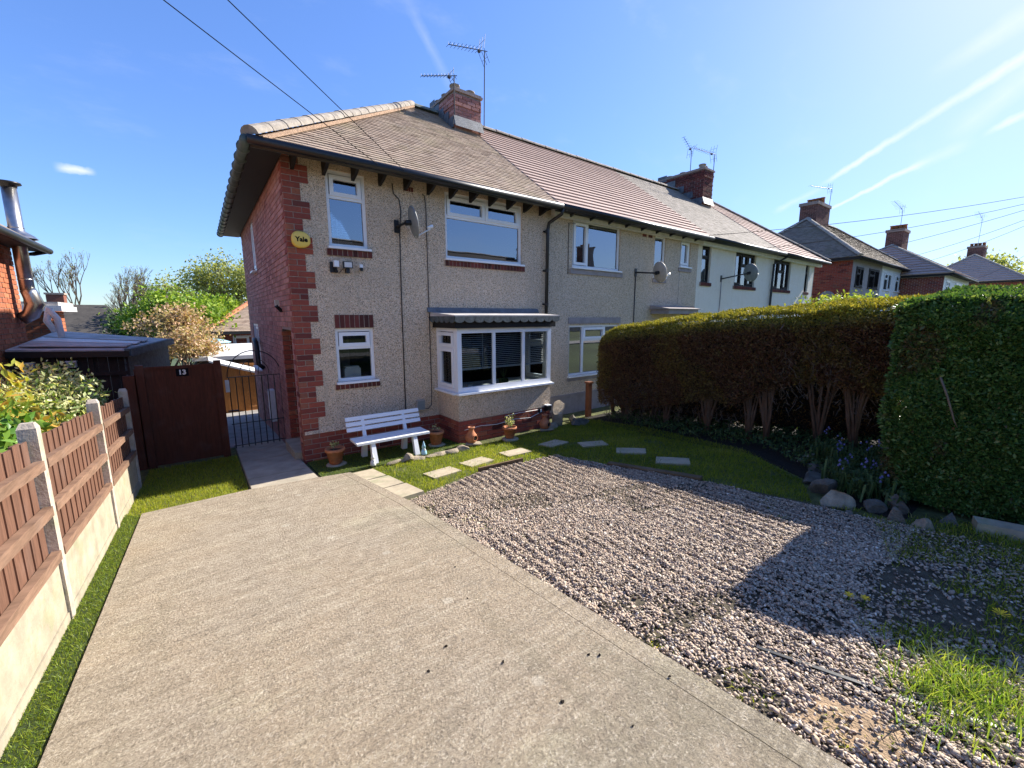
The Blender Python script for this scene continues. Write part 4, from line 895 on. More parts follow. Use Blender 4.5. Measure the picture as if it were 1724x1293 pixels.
def chim(x, y, label, rz):
    z = gz(x, y)+.03; T = thing('clay_chimenea', label, 'chimenea', (x, y, z), 'small clay chimeneas')
    st_ = MB(); rock_into(st_, (x, y, z-.02), (.15, .13, .035), 5); st_.build('stone_base', 'stone', T, True)
    seg, prof = 32, [(.05, .0), (.078, .02), (.098, .06), (.103, .10), (.092, .14), (.068, .175), (.050, .20), (.045, .235), (.047, .255), (.060, .262), (.060, .278), (.044, .282), (.036, .26), (.034, .20)]
    mb = MB(); vs, fs = [], []
    for r_, zz in prof:
        for k in range(seg): a = 2*math.pi*k/seg; vs.append((x+r_*math.cos(a), y+r_*math.sin(a), z+zz+.02))
    for i in range(len(prof)-1):
        for k in range(seg):
            a = 2*math.pi*(k+.5)/seg; zc = (prof[i][1]+prof[i+1][1])/2; da = (a-rz+math.pi) % (2*math.pi)-math.pi
            if (da/.52)**2+((zc-.095)/.05)**2 < 1: continue
            k2 = (k+1) % seg; fs.append((i*seg+k, i*seg+k2, (i+1)*seg+k2, (i+1)*seg+k))
    fs.append(tuple(range(seg-1, -1, -1))); mb.add(vs, fs); mb.build('body', 'terracotta', T, True)
    mb = MB(); mb.lathe((x, y, z+.02), [(.04, .004), (.07, .025), (.088, .065), (.09, .10), (.08, .14), (.055, .175)], 20, cap=False); mb.build('sooty_lining', 'soil', T, True)
    ang = np.linspace(0, 2*math.pi, 17); 
    def rim(t): 
        da, zc = .50*math.cos(t), .095+.048*math.sin(t); rr = np.interp(zc, [.02, .06, .10, .14, .175], [.078, .098, .103, .092, .068])+.003
        return (x+rr*math.cos(rz+da), y+rr*math.sin(rz+da), z+.02+zc)
    mb = MB(); mb.tube([rim(t) for t in ang], .008, 6); mb.build('mouth_rim', 'terracotta', T, True)
    return T
def rock_into(mb, c, rad, seed, jag=.32):
    r_ = np.random.default_rng(seed); bm = bmesh.new(); bmesh.ops.create_icosphere(bm, subdivisions=3, radius=1)
    pl = [(Vector(r_.normal(size=3)).normalized(), r_.uniform(.34, .62)) for _ in range(9)]
    vs = []
    for v in bm.verts:
        p = v.co.normalized()
        for nn_, d_ in pl:
            k = p.dot(nn_)
            if k > d_: p = p-nn_*(k-d_)
        p = p*(1.5+r_.uniform(-.025, .025)); vs.append((c[0]+p.x*rad[0], c[1]+p.y*rad[1], c[2]+p.z*rad[2]))
    mb.add(vs, [tuple(v.index for v in f.verts) for f in bm.faces]); bm.free(); return mb
def rock(x, y, rad, seed, label, mat_='stone_grey', lift=.3, group='garden rocks', rot=None):
    mb = MB(); c = (x, y, gz(x, y)+rad[2]*lift); rock_into(mb, c, rad, seed); o = mb.build('rock', mat_)
    return tag(o, label, 'rock', group)
chim(2.42, -1.0, 'clay chimenea at the left corner of the bay', math.radians(-75))
chim(4.0, -1.10, 'clay chimenea beside the big sandstone boulder', math.radians(-75))
# two little ornaments by the bench
def gnome(x, y, label, body, hat, s):
    z = gz(x, y)+.02; T = thing('garden_gnome', label, 'ornament', (x, y, z))
    mb = MB(); mb.lathe((x, y, z), [(.045*s, 0), (.05*s, .02*s), (.045*s, .06*s), (.03*s, .095*s), (.02*s, .105*s)], 14); mb.build('body', body, T, True)
    mb = MB(); mb.lathe((x, y, z+.095*s), [(.012*s, 0), (.027*s, .012*s), (.03*s, .03*s), (.024*s, .05*s)], 14); mb.build('head', body, T, True)
    mb = MB(); mb.lathe((x, y, z+.13*s), [(.034*s, 0), (.026*s, .03*s), (.012*s, .075*s), (.002, .105*s)], 14); mb.build('hat', hat, T, True)
    mb = MB(); mb.lathe((x+.005, y-.026*s, z+.06*s), [(.004, 0), (.018*s, .02*s), (.016*s, .04*s), (.004, .05*s)], 10); mb.build('beard', 'curtain', T, True)
gnome(.73, -1.0, 'small white gnome ornament at the left bench leg', 'curtain', 'curtain', .85)
gnome(1.54, -1.0, 'small pale blue gnome ornament at the right bench leg', 'slate_blue', 'slate_blue', .95)
# edging stones between turf and lawn
for i, (x, y, a, b, c) in enumerate([(1.02, -1.08, .10, .07, .04), (1.20, -1.09, .09, .07, .075), (1.40, -1.12, .12, .06, .035), (1.60, -1.13, .11, .06, .035), (1.80, -1.12, .12, .07, .05), (2.0, -1.15, .11, .07, .04), (2.2, -1.16, .12, .08, .05)]):
    rock(x, y, (a, b, c), 20+i, ['flat edging stone nearest the paved slabs', 'rounded pale edging stone in front of the bench', 'thin edging stone right of the rounded one', 'low edging stone below the blue gnome', 'lumpy edging stone in the middle of the row', 'edging stone second from the chimenea', 'edging stone next to the left chimenea'][i], 'stone', .25, 'edging stones along the lawn')
rock(4.60, -.84, (.19, .13, .30), 41, 'tall upright orange sandstone boulder by the bay corner', 'stone', .55, 'boulders by the bay')
rock(4.30, -.95, (.10, .09, .08), 42, 'small pinkish rock left of the upright boulder', 'stone', .4, 'boulders by the bay')
rock(4.85, -1.12, (.22, .14, .07), 43, 'low flat rock right of the upright boulder', 'stone_grey', .3, 'boulders by the bay')
rock(5.02, -.85, (.10, .09, .09), 44, 'small grey rock behind the low flat rock', 'stone_grey', .4, 'boulders by the bay')
RK = [(5.10, -5.05, .24, .16, .12, 'flat slab rock at back of the flower bed edge'), (4.66, -5.30, .22, .17, .10, 'second rock from the back of the flower bed edge'), (4.25, -5.40, .26, .16, .10, 'long grey rock midway along the bed edge'), (3.95, -5.58, .17, .17, .15, 'mossy block rock behind the pointed one'), (3.62, -5.75, .22, .19, .17, 'big pointed rock at the near corner of the bed'), (3.42, -5.93, .10, .07, .05, 'small rock in front of the pointed rock'), (3.74, -6.03, .13, .11, .09, 'brown rock right of the pointed rock'), (3.86, -6.17, .17, .13, .14, 'pale squarish rock in the bed edge'), (3.54, -6.20, .13, .11, .13, 'tilted grey rock at the gravel edge'), (3.58, -6.38, .12, .11, .13, 'reddish rock at the gravel edge'), (3.84, -6.50, .12, .09, .10, 'small two-toned rock against the near hedge')]
for i, (x, y, a, b, c, lb) in enumerate(RK): rock(x, y, (a*.58, b*.58, c*.62), 60+i, lb, 'stone' if i in (0, 4, 9) else 'stone_grey', .35, 'rocks edging the flower bed')
mb = MB(); 
kb = MB(); kb.hexa([(3.90, -9.2, .5), (4.06, -9.2, .5), (3.90, -6.62, .45), (3.76, -6.66, .45)], [(3.92, -9.2, .83), (4.05, -9.2, .83), (3.89, -6.62, .62), (3.77, -6.66, .61)]); tag(kb.build('edging_kerb', 'conc_board'), 'low weathered concrete kerb at the foot of the near hedge', 'kerb')
# stepping stones
SS = [(1.34, -2.02, .1), (1.95, -1.93, .12), (2.66, -1.93, -.05), (3.45, -1.95, .1), (3.86, -2.45, -.5), (3.92, -3.16, -.9), (3.88, -3.88, -1.0)]
for i, (x, y, a) in enumerate(SS):
    mb = MB(); hx, hy = .215, .15; c, s = math.cos(a), math.sin(a)
    pts = [(x+u*c-v*s, y+u*s+v*c) for u, v in ((-hx, -hy), (hx, -hy), (hx, hy), (-hx, hy))]
    mb.poly(pts, lambda x, y: gz(x, y)-.03, lambda x, y: gz(x, y)+.012)
    tag(mb.build('stepping_stone', 'slab'), ['sunlit stepping stone nearest the paved slabs', 'second sunlit stepping stone from the left', 'third sunlit stepping stone, cracked across its middle', 'first stepping stone in the hedge shadow', 'second stepping stone in the hedge shadow', 'third stepping stone in shadow, above the gravel', 'last stepping stone in shadow, nearest the flower bed'][i], 'paving stone', 'stepping stones across the lawn')
def edge_board(p, q, h, th, label, mt='edging_wood', cat='edging'):
    a, b = Vector((*p, gz(*p)+h/2-.02)), Vector((*q, gz(*q)+h/2-.02)); tag(MB().bar(a, b, th, h).build('edging_board', mt), label, cat)
edge_board((1.70, -2.37), (2.42, -2.42), .085, .03, 'thin timber edging between sunlit lawn and gravel')
edge_board((3.13, -3.40), (3.40, -4.55), .07, .09, 'low timber edging between shaded lawn and gravel')
edge_board((1.10, -6.12), (1.24, -6.60), .05, .02, 'black plastic edging strip showing through the gravel', 'black_plastic')
edge_board((1.25, -6.64), (1.40, -7.0), .045, .02, 'further black plastic strip at lower right in the gravel', 'black_plastic')

# ------------------------------------------------------------------ gravel
ico = bmesh.new(); bmesh.ops.create_icosphere(ico, subdivisions=1, radius=1); I1 = (np.array([v.co[:] for v in ico.verts]), np.array([[v.index for v in f.verts] for f in ico.faces])); ico.free()
ico = bmesh.new(); bmesh.ops.create_icosphere(ico, subdivisions=2, radius=1); I2 = (np.array([v.co[:] for v in ico.verts]), np.array([[v.index for v in f.verts] for f in ico.faces])); ico.free()
I0 = (np.array([(1, 0, 0), (-1, 0, 0), (0, 1, 0), (0, -1, 0), (0, 0, 1.), (0, 0, -1)]), np.array([(0, 2, 4), (2, 1, 4), (1, 3, 4), (3, 0, 4), (2, 0, 5), (1, 2, 5), (3, 1, 5), (0, 3, 5)]))
def inpoly(P, poly):
    x, y = P[:, 0], P[:, 1]; ins = np.zeros(len(P), bool); nn = len(poly)
    for i in range(nn):
        (xa, ya), (xb, yb) = poly[i], poly[(i+1) % nn]
        c = ((ya > y) != (yb > y)) & (x < (xb-xa)*(y-ya)/(yb-ya+1e-12)+xa); ins ^= c
    return ins
def scatter(poly, dens):
    q = np.array(poly); lo, hi = q.min(0), q.max(0); nn = int(dens*np.prod(hi-lo)); P = rng.uniform(lo, hi, (nn, 2)); return P[inpoly(P, poly)]
def fbm(P, f, seed=0):
    r_ = np.random.default_rng(seed); o = np.zeros(len(P))
    for k in range(5):
        d = r_.normal(size=2); d /= np.linalg.norm(d); o += np.sin(P[:, :2]@d*f*(1.4**k)+r_.uniform(0, 6.28))/(1.15**k)
    return o/3
def stones(P, ico_, smin, smax):
    Vi, Fi = ico_; nP = len(P)
    a = rng.uniform(smin, smax, nP)*np.where(rng.random(nP) > .93, 1.45, 1.); ax = np.stack([a, a*rng.uniform(.5, .95, nP), a*rng.uniform(.3, .55, nP)], 1)
    th = rng.uniform(0, 6.28, nP); ti = rng.normal(0, .35, (nP, 2))
    V = Vi[None]*ax[:, None]*(1+rng.normal(0, .06, (nP, len(Vi), 1)))
    V[:, :, 2] += V[:, :, 0]*ti[:, None, 0]+V[:, :, 1]*ti[:, None, 1]
    c, s = np.cos(th)[:, None], np.sin(th)[:, None]; X, Y = V[:, :, 0]*c-V[:, :, 1]*s, V[:, :, 0]*s+V[:, :, 1]*c
    bump = .007*fbm(P, 9, 3)+.0095*np.sin((P[:, 0]-.12*P[:, 1]+.03*fbm(P, 3, 91))*2*math.pi/.10)*np.clip(.55+.8*fbm(P, 1.7, 8), 0, 1)
    V = np.stack([X+P[:, :1], Y+P[:, 1:2], V[:, :, 2]+(ngz(P[:, 1])+.018+rng.uniform(-.007, .008, nP)+bump)[:, None]], 2)
    F = Fi[None]+(np.arange(nP)*len(Vi))[:, None, None]
    return V.reshape(-1, 3), F.reshape(-1, 3), np.repeat(rng.random(nP), len(Vi))
GP = [(.52, -2.72), (.675, -6.5), (.71, -8.2), (3.6, -8.2), (3.5, -6.25), (3.42, -5.7), (3.36, -4.6), (2.93, -2.55), (2.45, -2.47), (1.70, -2.42)]
P = scatter(GP, 10500); keep = np.ones(len(P), bool)
sandp = [(.80, -6.38), (1.03, -6.45), (1.10, -6.62), (1.0, -6.76), (.84, -6.68)]; keep &= ~(inpoly(P, sandp) & (rng.random(len(P)) < .8))
thin = (P[:, 0] > 2.0+.4*fbm(P, 3, 5)) & (P[:, 1] < -6.35); keep &= ~(thin & (rng.random(len(P)) < .75))
wear = fbm(P, 2.3, 61)+.6*fbm(P, 7.1, 62); keep &= ~((wear > .62) & (rng.random(len(P)) < .7))
P = P[keep]; dc = np.hypot(P[:, 0]-CAM.x, P[:, 1]-CAM.y); near = dc < 4.2
Va, Fa, ra = stones(P[near], I1, .0055, .0135); Vb, Fb, rb = stones(P[~near], I0, .0062, .0135)
link('gravel', npmesh('gravel', np.concatenate([Va, Vb]), np.concatenate([Fa, Fb+len(Va)]), {'rnd': np.concatenate([ra, rb])}, False), 'pebble', kind='stuff', label='pinkish rounded pebbles filling the parking bay', category='gravel')
# stray pebbles and droppings on the concrete
for i, (x, y) in enumerate([(.25, -4.35), (.12, -4.75), (-.20, -5.05), (-.02, -5.35), (.36, -5.60), (.40, -5.64), (-.35, -5.15), (.05, -5.72), (.55, -5.95), (.20, -6.0)]):
    mb = MB(); s = random.uniform(.006, .009); rock_into(mb, (x, y, gz(x, y)+.046+s*.5), (s, s*.8, s*.75), 300+i); tag(mb.build('small_stone', 'soil', None, True), 'small dark stone lying loose on the concrete drive', 'stone', 'dark stones on the drive')
# ------------------------------------------------------------------ grass
def blades(name, P, z, hmin, hmax, wd, mat_, lean=.5, seg=1, rnd=None, **pr):
    nP = len(P); h = rng.uniform(hmin, hmax, nP); th = rng.uniform(0, 6.28, nP); ld = rng.uniform(0, 6.28, nP); ln = np.abs(rng.normal(0, lean, nP))*h
    sx, sy = np.cos(th)*wd/2, np.sin(th)*wd/2; lx, ly = np.cos(ld)*ln, np.sin(ld)*ln
    r_ = rng.random(nP) if rnd is None else rnd
    if seg == 1:
        V = np.stack([np.stack([P[:, 0]-sx, P[:, 1]-sy, z], 1), np.stack([P[:, 0]+sx, P[:, 1]+sy, z], 1), np.stack([P[:, 0]+lx, P[:, 1]+ly, z+h], 1)], 1)
        return link(name, npmesh(name, V.reshape(-1, 3), np.arange(nP*3).reshape(-1, 3), {'rnd': np.repeat(r_, 3)}), mat_, None, **pr)
    rows = []
    for k in range(seg):
        t = k/seg; wk = 1-t*.6; rows += [np.stack([P[:, 0]-sx*wk+lx*t**2, P[:, 1]-sy*wk+ly*t**2, z+h*t*(1-.25*t)], 1), np.stack([P[:, 0]+sx*wk+lx*t**2, P[:, 1]+sy*wk+ly*t**2, z+h*t*(1-.25*t)], 1)]
    rows.append(np.stack([P[:, 0]+lx, P[:, 1]+ly, z+h*.75], 1)); nv = 2*seg+1; V = np.stack(rows, 1).reshape(-1, 3)
    f = []
    for k in range(seg-1): f += [(2*k, 2*k+1, 2*k+3), (2*k, 2*k+3, 2*k+2)]
    f.append((2*seg-2, 2*seg-1, 2*seg)); F = (np.array(f)[None]+(np.arange(nP)*nv)[:, None, None]).reshape(-1, 3)
    return link(name, npmesh(name, V, F, {'rnd': np.repeat(r_, nv)}), mat_, None, **pr)
def not_on(P, discs):
    k = np.ones(len(P), bool)
    for x, y, r_ in discs: k &= np.hypot(P[:, 0]-x, P[:, 1]-y) > r_
    return P[k]
LAWN = [(.80, -2.55), (.60, -1.15), (.9, -1.03), (2.3, -1.06), (4.45, -1.0), (5.4, -.75), (5.5, -2.4), (5.05, -4.3), (4.2, -5.3), (3.55, -5.6), (3.42, -4.6), (2.96, -2.5), (1.66, -2.33)]
P = scatter(LAWN, 5200)
k = np.ones(len(P), bool)
for x, y, a in SS:
    u = (P[:, 0]-x)*math.cos(a)+(P[:, 1]-y)*math.sin(a); v = -(P[:, 0]-x)*math.sin(a)+(P[:, 1]-y)*math.cos(a); k &= ~((abs(u) < .19+.03*rng.random(len(P))) & (abs(v) < .125+.03*rng.random(len(P))))
P = P[k]; dens = fbm(P, 2.4, 11)+.5*fbm(P, 7, 12); P = P[(dens > -.75) | (rng.random(len(P)) < .35)]
hh = .5+.5*fbm(P, 3.1, 4)
blades('lawn_grass', P, ngz(P[:, 1])-.012, .018, .05, .0062, 'grass', 1.0, rnd=np.clip(rng.random(len(P))*.65+.40*hh, 0, 1), kind='stuff', label='short patchy lawn grass in front of the bay', category='grass')
P = scatter(LAWN, 260); P = P[fbm(P, 4, 2) > .15]
blades('lawn_tufts', P, ngz(P[:, 1])-.012, .05, .11, .006, 'grass', .5, 2, kind='stuff', label='longer grass tufts and weeds scattered in the lawn', category='grass')
LG = [(-1.98, -.95), (-1.84, -1.0), (-.82, -.93), (-.82, 1.55), (-1.98, 1.55)]
P = scatter(LG, 5200); blades('side_grass', P, ngz(P[:, 1])-.012, .02, .05, .0062, 'grass', .6, rnd=np.clip(rng.random(len(P))*.6+.35, 0, 1), kind='stuff', label='yellowish grass patch between fence and path', category='grass')
FT = [(-2.0, -9.2), (-1.87, -9.2), (-1.85, -1.06), (-2.0, -.9)]
P = np.concatenate([scatter(FT, 16000), scatter([(.02, -1.04), (2.35, -1.02), (2.35, -.02), (.02, -.02)], 7000)])
P = not_on(P, [(.33, -.50, .13), (1.98, -.55, .13)]); P = P[~((abs(P[:, 0]-.8) < .045) & (abs(P[:, 1]+.895) < .04)) & ~((abs(P[:, 0]-1.47) < .045) & (abs(P[:, 1]+.895) < .04))]
blades('turf', P, ngz(P[:, 1])+np.where(P[:, 0] < 0, .030, .010), .012, .026, .0045, 'turf', .9, kind='stuff', label='short dark artificial turf along fence and house', category='turf')
# weeds and tufts by the gravel
WP = [(1.75, -6.3), (2.6, -6.35), (3.4, -6.1), (3.55, -5.65), (3.9, -6.6), (3.7, -8.0), (1.45, -8.0), (1.5, -7.0), (1.62, -6.75)]
P = scatter(WP, 4200); P = P[(fbm(P, 3.3, 21)+.4*fbm(P, 9, 22)+.35*(P[:, 0]-2.4) > -.15) | (P[:, 1] < -6.82)]
blades('weedy_grass', P, ngz(P[:, 1])-.0, .02, .075, .006, 'grass', .8, 2, kind='stuff', label='weedy grass creeping over the shaded gravel', category='grass')
P = np.concatenate([np.array([1.56, -6.84])+rng.normal(0, (.14, .11), (950, 2)), np.array([1.40, -6.70])+rng.normal(0, (.05, .04), (90, 2)), np.array([1.30, -6.80])+rng.normal(0, (.12, .10), (260, 2))])
P = P[P[:, 0] < 2.1]
blades('grass_tuft', P, ngz(P[:, 1])-.01, .06, .17, .0065, 'tuft', .55, 4, kind='stuff', label='bright sunlit grass tuft at the lower right corner', category='grass')
cl = [(.62, -2.98), (.75, -3.6), (.82, -3.95), (.95, -3.7), (.66, -3.2), (.98, -4.2), (.74, -5.75), (.79, -6.2), (.86, -6.55), (.90, -6.75), (1.35, -6.6), (1.5, -6.55), (2.2, -6.5), (2.9, -5.6), (3.2, -5.35), (1.95, -6.33)]
P = np.concatenate([np.array(c)+rng.normal(0, .055, (60, 2)) for c in cl]); P = P[P[:, 0] > .60]
blades('gravel_weeds', P, ngz(P[:, 1])+.0, .02, .05, .007, 'grass', 1., 2, kind='stuff', label='small weeds sprouting through the gravel', category='weeds')
# dandelions
for i, (x, y, lb) in enumerate([(1.93, -6.30, 'yellow dandelion farthest back in the shaded gravel'), (1.96, -6.37, 'yellow dandelion in the middle of the shaded gravel'), (2.34, -6.88, 'large yellow dandelion at the right picture edge')]):
    z = gz(x, y); T = thing('dandelion', lb, 'flower', (x, y, z), 'dandelions'); mb = MB(); mb.tube([(x, y, z), (x+.005, y, z+.05)], .003, 6); mb.build('stem', 'leaf_green', T)
    s = 1.5 if i == 2 else 1.; mb = MB()
    for k in range(18):
        a = k*2.4; rr = .024*s; mb.add([(x+.005, y, z+.05), (x+.005+rr*math.cos(a)-.004*math.sin(a), y+rr*math.sin(a)+.004*math.cos(a), z+.058+.004*(k % 3)), (x+.005+rr*math.cos(a)+.004*math.sin(a), y+rr*math.sin(a)-.004*math.cos(a), z+.058+.004*(k % 3))], [(0, 1, 2)])
    mb.build('petals', 'petal_yellow', T)
# ------------------------------------------------------------------ hedges
def interp(y, a): return np.interp(y, [q[0] for q in a], [q[1] for q in a])
HT = [(-6.2, 2.44), (-5.5, 2.40), (-4.4, 2.32), (-3.4, 2.25), (-2.5, 2.16), (-1.45, 2.02), (-.95, 1.88)]
HBm = [(-6.2, 1.4), (-5.5, 1.35), (-5.1, 1.45), (-4.7, 1.38), (-4.3, 1.22), (-3.9, .92), (-3.5, 1.0), (-3.0, .82), (-2.66, .72), (-1.9, .50), (-1.1, .52), (-.95, .6)]
HG = thing('conifer_hedge', 'long clipped conifer hedge, brown and bare below, golden green on top', 'hedge', (6.1, -3.4, gz(6, -3.4)))
def hedge_face(nn, y):      # x of the near face with bulges
    return 5.42+.07*np.sin(y*2.3)+.05*np.sin(y*5.1+1)
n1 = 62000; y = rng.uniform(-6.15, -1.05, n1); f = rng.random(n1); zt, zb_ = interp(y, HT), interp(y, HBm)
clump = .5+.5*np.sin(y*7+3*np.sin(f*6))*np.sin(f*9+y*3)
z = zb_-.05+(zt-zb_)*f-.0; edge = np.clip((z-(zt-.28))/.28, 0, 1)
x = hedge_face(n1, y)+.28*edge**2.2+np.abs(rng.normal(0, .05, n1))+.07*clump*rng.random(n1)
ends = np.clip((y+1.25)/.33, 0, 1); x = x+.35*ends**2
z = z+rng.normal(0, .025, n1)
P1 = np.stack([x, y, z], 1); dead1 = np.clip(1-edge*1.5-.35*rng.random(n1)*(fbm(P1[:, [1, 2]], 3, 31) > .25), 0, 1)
n2 = 46000; y2 = rng.uniform(-6.15, -1.06, n2); x2 = 5.6+rng.random(n2)*1.15; z2 = interp(y2, HT)+.10*np.clip((x2-5.6)/.6, 0, 1)+.035*fbm(np.stack([x2, y2], 1), 6, 33)-np.abs(rng.normal(0, .03, n2)); z2 -= .25*np.clip((y2+1.25)/.33, 0, 1)**2
P2 = np.stack([x2, y2, z2], 1)
n3 = 16000; x3 = 5.5+rng.random(n3)*1.2; z3 = .75+rng.random(n3)*1.15; y3 = -1.05-np.abs(rng.normal(0, .04, n3))-.18*np.clip((z3-1.6)/.3, 0, 1)**2
P3 = np.stack([x3, y3, z3], 1)
n4 = 9000; y4 = rng.uniform(-6.15, -1.06, n4); x4 = 6.75+rng.random(n4)*.1; z4 = .75+rng.random(n4)*1.45; z4 = np.minimum(z4, interp(y4, HT)+.05); P4 = np.stack([x4, y4, z4], 1)
n5 = 30000; y5 = rng.uniform(-6.15, -1.0, n5); x5 = 6.35+rng.random(n5)*.35; z5 = ngz(y5)+.02+rng.random(n5)*1.5; gap = (fbm(np.stack([y5*1.6, z5*0], 1), 6, 77) > .28) & (z5-ngz(y5) < .17); P5 = np.stack([x5, y5, z5], 1)[~gap]; n5 = len(P5)
PP = np.concatenate([P1, P2, P3, P4, P5]); dead = np.concatenate([dead1, np.zeros(n2), np.clip(.75-rng.random(n3)*.4, 0, 1), np.full(n4, .3), np.full(n5, .9)])
upn = np.concatenate([np.tile((-.5, 0, .5), (n1, 1)), np.tile((0, 0, 1.), (n2, 1)), np.tile((0, 1, .3), (n3, 1)), np.tile((1, 0, .3), (n4, 1)), np.tile((-1, 0, .3), (n5, 1))])
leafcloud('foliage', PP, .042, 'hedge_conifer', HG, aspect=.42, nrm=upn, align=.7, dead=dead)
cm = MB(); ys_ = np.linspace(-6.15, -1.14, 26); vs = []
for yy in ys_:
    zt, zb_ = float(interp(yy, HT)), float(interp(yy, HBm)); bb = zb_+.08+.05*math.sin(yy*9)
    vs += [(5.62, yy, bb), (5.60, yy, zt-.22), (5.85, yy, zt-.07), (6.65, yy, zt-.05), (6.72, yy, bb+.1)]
nv = 5; cm.add(vs, [(i*nv+k, i*nv+(k+1) % nv, (i+1)*nv+(k+1) % nv, (i+1)*nv+k) for i in range(len(ys_)-1) for k in range(nv)]+[(4, 3, 2, 1, 0), tuple((len(ys_)-1)*nv+k for k in range(5))]); cm.build('light_block_core', 'core', HG)  # solid dark core added inside the leaves to block light
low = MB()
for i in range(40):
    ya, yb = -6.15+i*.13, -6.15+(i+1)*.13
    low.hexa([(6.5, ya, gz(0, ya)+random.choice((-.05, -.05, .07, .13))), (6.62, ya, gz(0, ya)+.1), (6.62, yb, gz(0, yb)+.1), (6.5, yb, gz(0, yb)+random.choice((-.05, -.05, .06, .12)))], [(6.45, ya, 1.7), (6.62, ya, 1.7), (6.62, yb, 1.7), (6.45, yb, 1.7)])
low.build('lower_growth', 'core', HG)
tr_rng = random.Random(5)
for (ty, tx, ns, hgt) in [(-1.15, 5.95, 2, .8), (-1.55, 5.85, 4, .85), (-2.1, 6.0, 2, .9), (-2.55, 5.80, 5, 1.15), (-3.1, 6.1, 2, 1.2), (-3.35, 5.8, 5, 1.4), (-4.05, 5.75, 6, 1.75), (-4.32, 5.72, 7, 1.8), (-4.9, 5.95, 5, 1.7), (-5.35, 5.8, 6, 1.75)]:
    mb = MB(); zb = gz(tx, ty)
    for k in range(ns*2):
        a = tr_rng.uniform(-1.3, 1.3); b = tr_rng.uniform(-.6, .3); h0 = tr_rng.uniform(.1, .35); pts = [(tx+tr_rng.uniform(-.03, .03), ty+tr_rng.uniform(-.04, .04), zb-.05)]
        r0 = tr_rng.uniform(.011, .026); rs = [r0*1.25]
        for t in (.25, .5, .75, 1.):
            pts.append((tx-.12*t+b*.28*t**1.4+tr_rng.uniform(-.02, .02), ty+a*.32*t**1.3+tr_rng.uniform(-.025, .025), zb+hgt*t)); rs.append(r0*(1.05-.6*t))
        mb.tube(pts, rs, 7)
        if hgt > 1.1:
            for _ in range(3):
                q = pts[tr_rng.randint(2, 4)]; e = (q[0]+tr_rng.uniform(-.03, .15), q[1]+tr_rng.uniform(-.3, .3), q[2]+tr_rng.uniform(.1, .3)); e = (e[0], e[1], min(e[2], float(interp(e[1], HT))-.25)); mid = tuple((u+v)/2+tr_rng.uniform(-.05, .05) for u, v in zip(q, e)); mb.tube([q, mid, e], [.012, .009, .005], 5)
    mb.build('trunk', 'bark', HG, True)
tw = MB()
for _ in range(1300):
    yy = tr_rng.uniform(-6., -1.2); zz = float(interp(yy, HBm))+tr_rng.uniform(-.40, .45); xx = 5.42+tr_rng.uniform(0, .25); tw.tube([(xx, yy, zz), (xx-tr_rng.uniform(-.04, .07), yy+tr_rng.uniform(-.09, .09), zz+tr_rng.uniform(-.12, .14))], [.004, .0015], 4, caps=False)
tw.build('dead_twigs', 'twig', HG, kind='stuff')
HP = thing('privet_hedge', 'tall dark green clipped hedge block at right with rounded top edge', 'hedge', (4.3, -7.4, gz(4, -7.4)))
n1 = 78000; y = rng.uniform(-9.0, -6.08, n1); y = np.where(rng.random(n1) < .72, -6.08-1.45*rng.random(n1), y); f = rng.random(n1); z = .56+f*1.86
zt = 2.40+.05*np.clip((-6.1-y)/.4, 0, 1)
bul = .09*fbm(np.stack([y, z], 1), 3.6, 51)+.05*fbm(np.stack([y, z], 1), 11, 52)
e = np.clip((z-2.18)/.26, 0, 1); lo = np.clip((1.0-z)/.45, 0, 1)
x = 3.92+.30*np.clip(-6.15-y, 0, 2)+bul+.24*e**2+np.abs(rng.normal(0, .035, n1))+.14*lo*np.clip((y+6.75)/.6, 0, 1)
cy = np.clip((y+6.38)/.30, 0, 1); x = x+.26*cy**2.2
y = y+.13
P1 = np.stack([x, y+rng.normal(0, .02, n1), z], 1); d1 = np.where((fbm(P1[:, [1, 2]], 5, 53) > .42) & (y > -6.6), np.clip(rng.random(n1)*1.2, 0, 1), np.where(rng.random(n1) > .985, 1., 0))
n2 = 26000; y2 = -6.12-2.4*rng.random(n2)**1.6; xo = .18+.30*np.clip(-6.15-y2, 0, 2); x2 = 3.85+xo+rng.random(n2)*1.15; z2 = 2.43+.07*np.clip((x2-xo-3.85)/.5, 0, 1)-np.abs(rng.normal(0, .025, n2))+.03*fbm(np.stack([x2, y2], 1), 7, 54)-.12*np.clip((y2+6.4)/.3, 0, 1)**2; y2 = y2+.13; P2 = np.stack([x2, y2, z2], 1)
n3 = 24000; x3 = 4.08+rng.random(n3)*1.05; z3 = .62+rng.random(n3)*1.75; lowc = np.clip((1.25-z3)/.7, 0, 1); y3 = -5.93-np.abs(rng.normal(0, .035, n3))+.05*fbm(np.stack([x3, z3], 1), 5, 55)-.22*lowc; P3 = np.stack([x3, y3, z3], 1)
PP = np.concatenate([P1, P2, P3]); nr = np.concatenate([np.tile((-1, .1, .35), (n1, 1)), np.tile((0, 0, 1.), (n2, 1)), np.tile((-.1, 1, .3), (n3, 1))])
leafcloud('foliage', PP, .038, 'hedge_privet', HP, aspect=.5, nrm=nr, align=.55, dead=np.concatenate([d1, np.zeros(n2), np.where(rng.random(n3) > .9, .6, 0)]))
sk = lambda v: (v[0]+.20+.30*min(2, max(0, -6.15-v[1])), v[1]+.13, v[2])
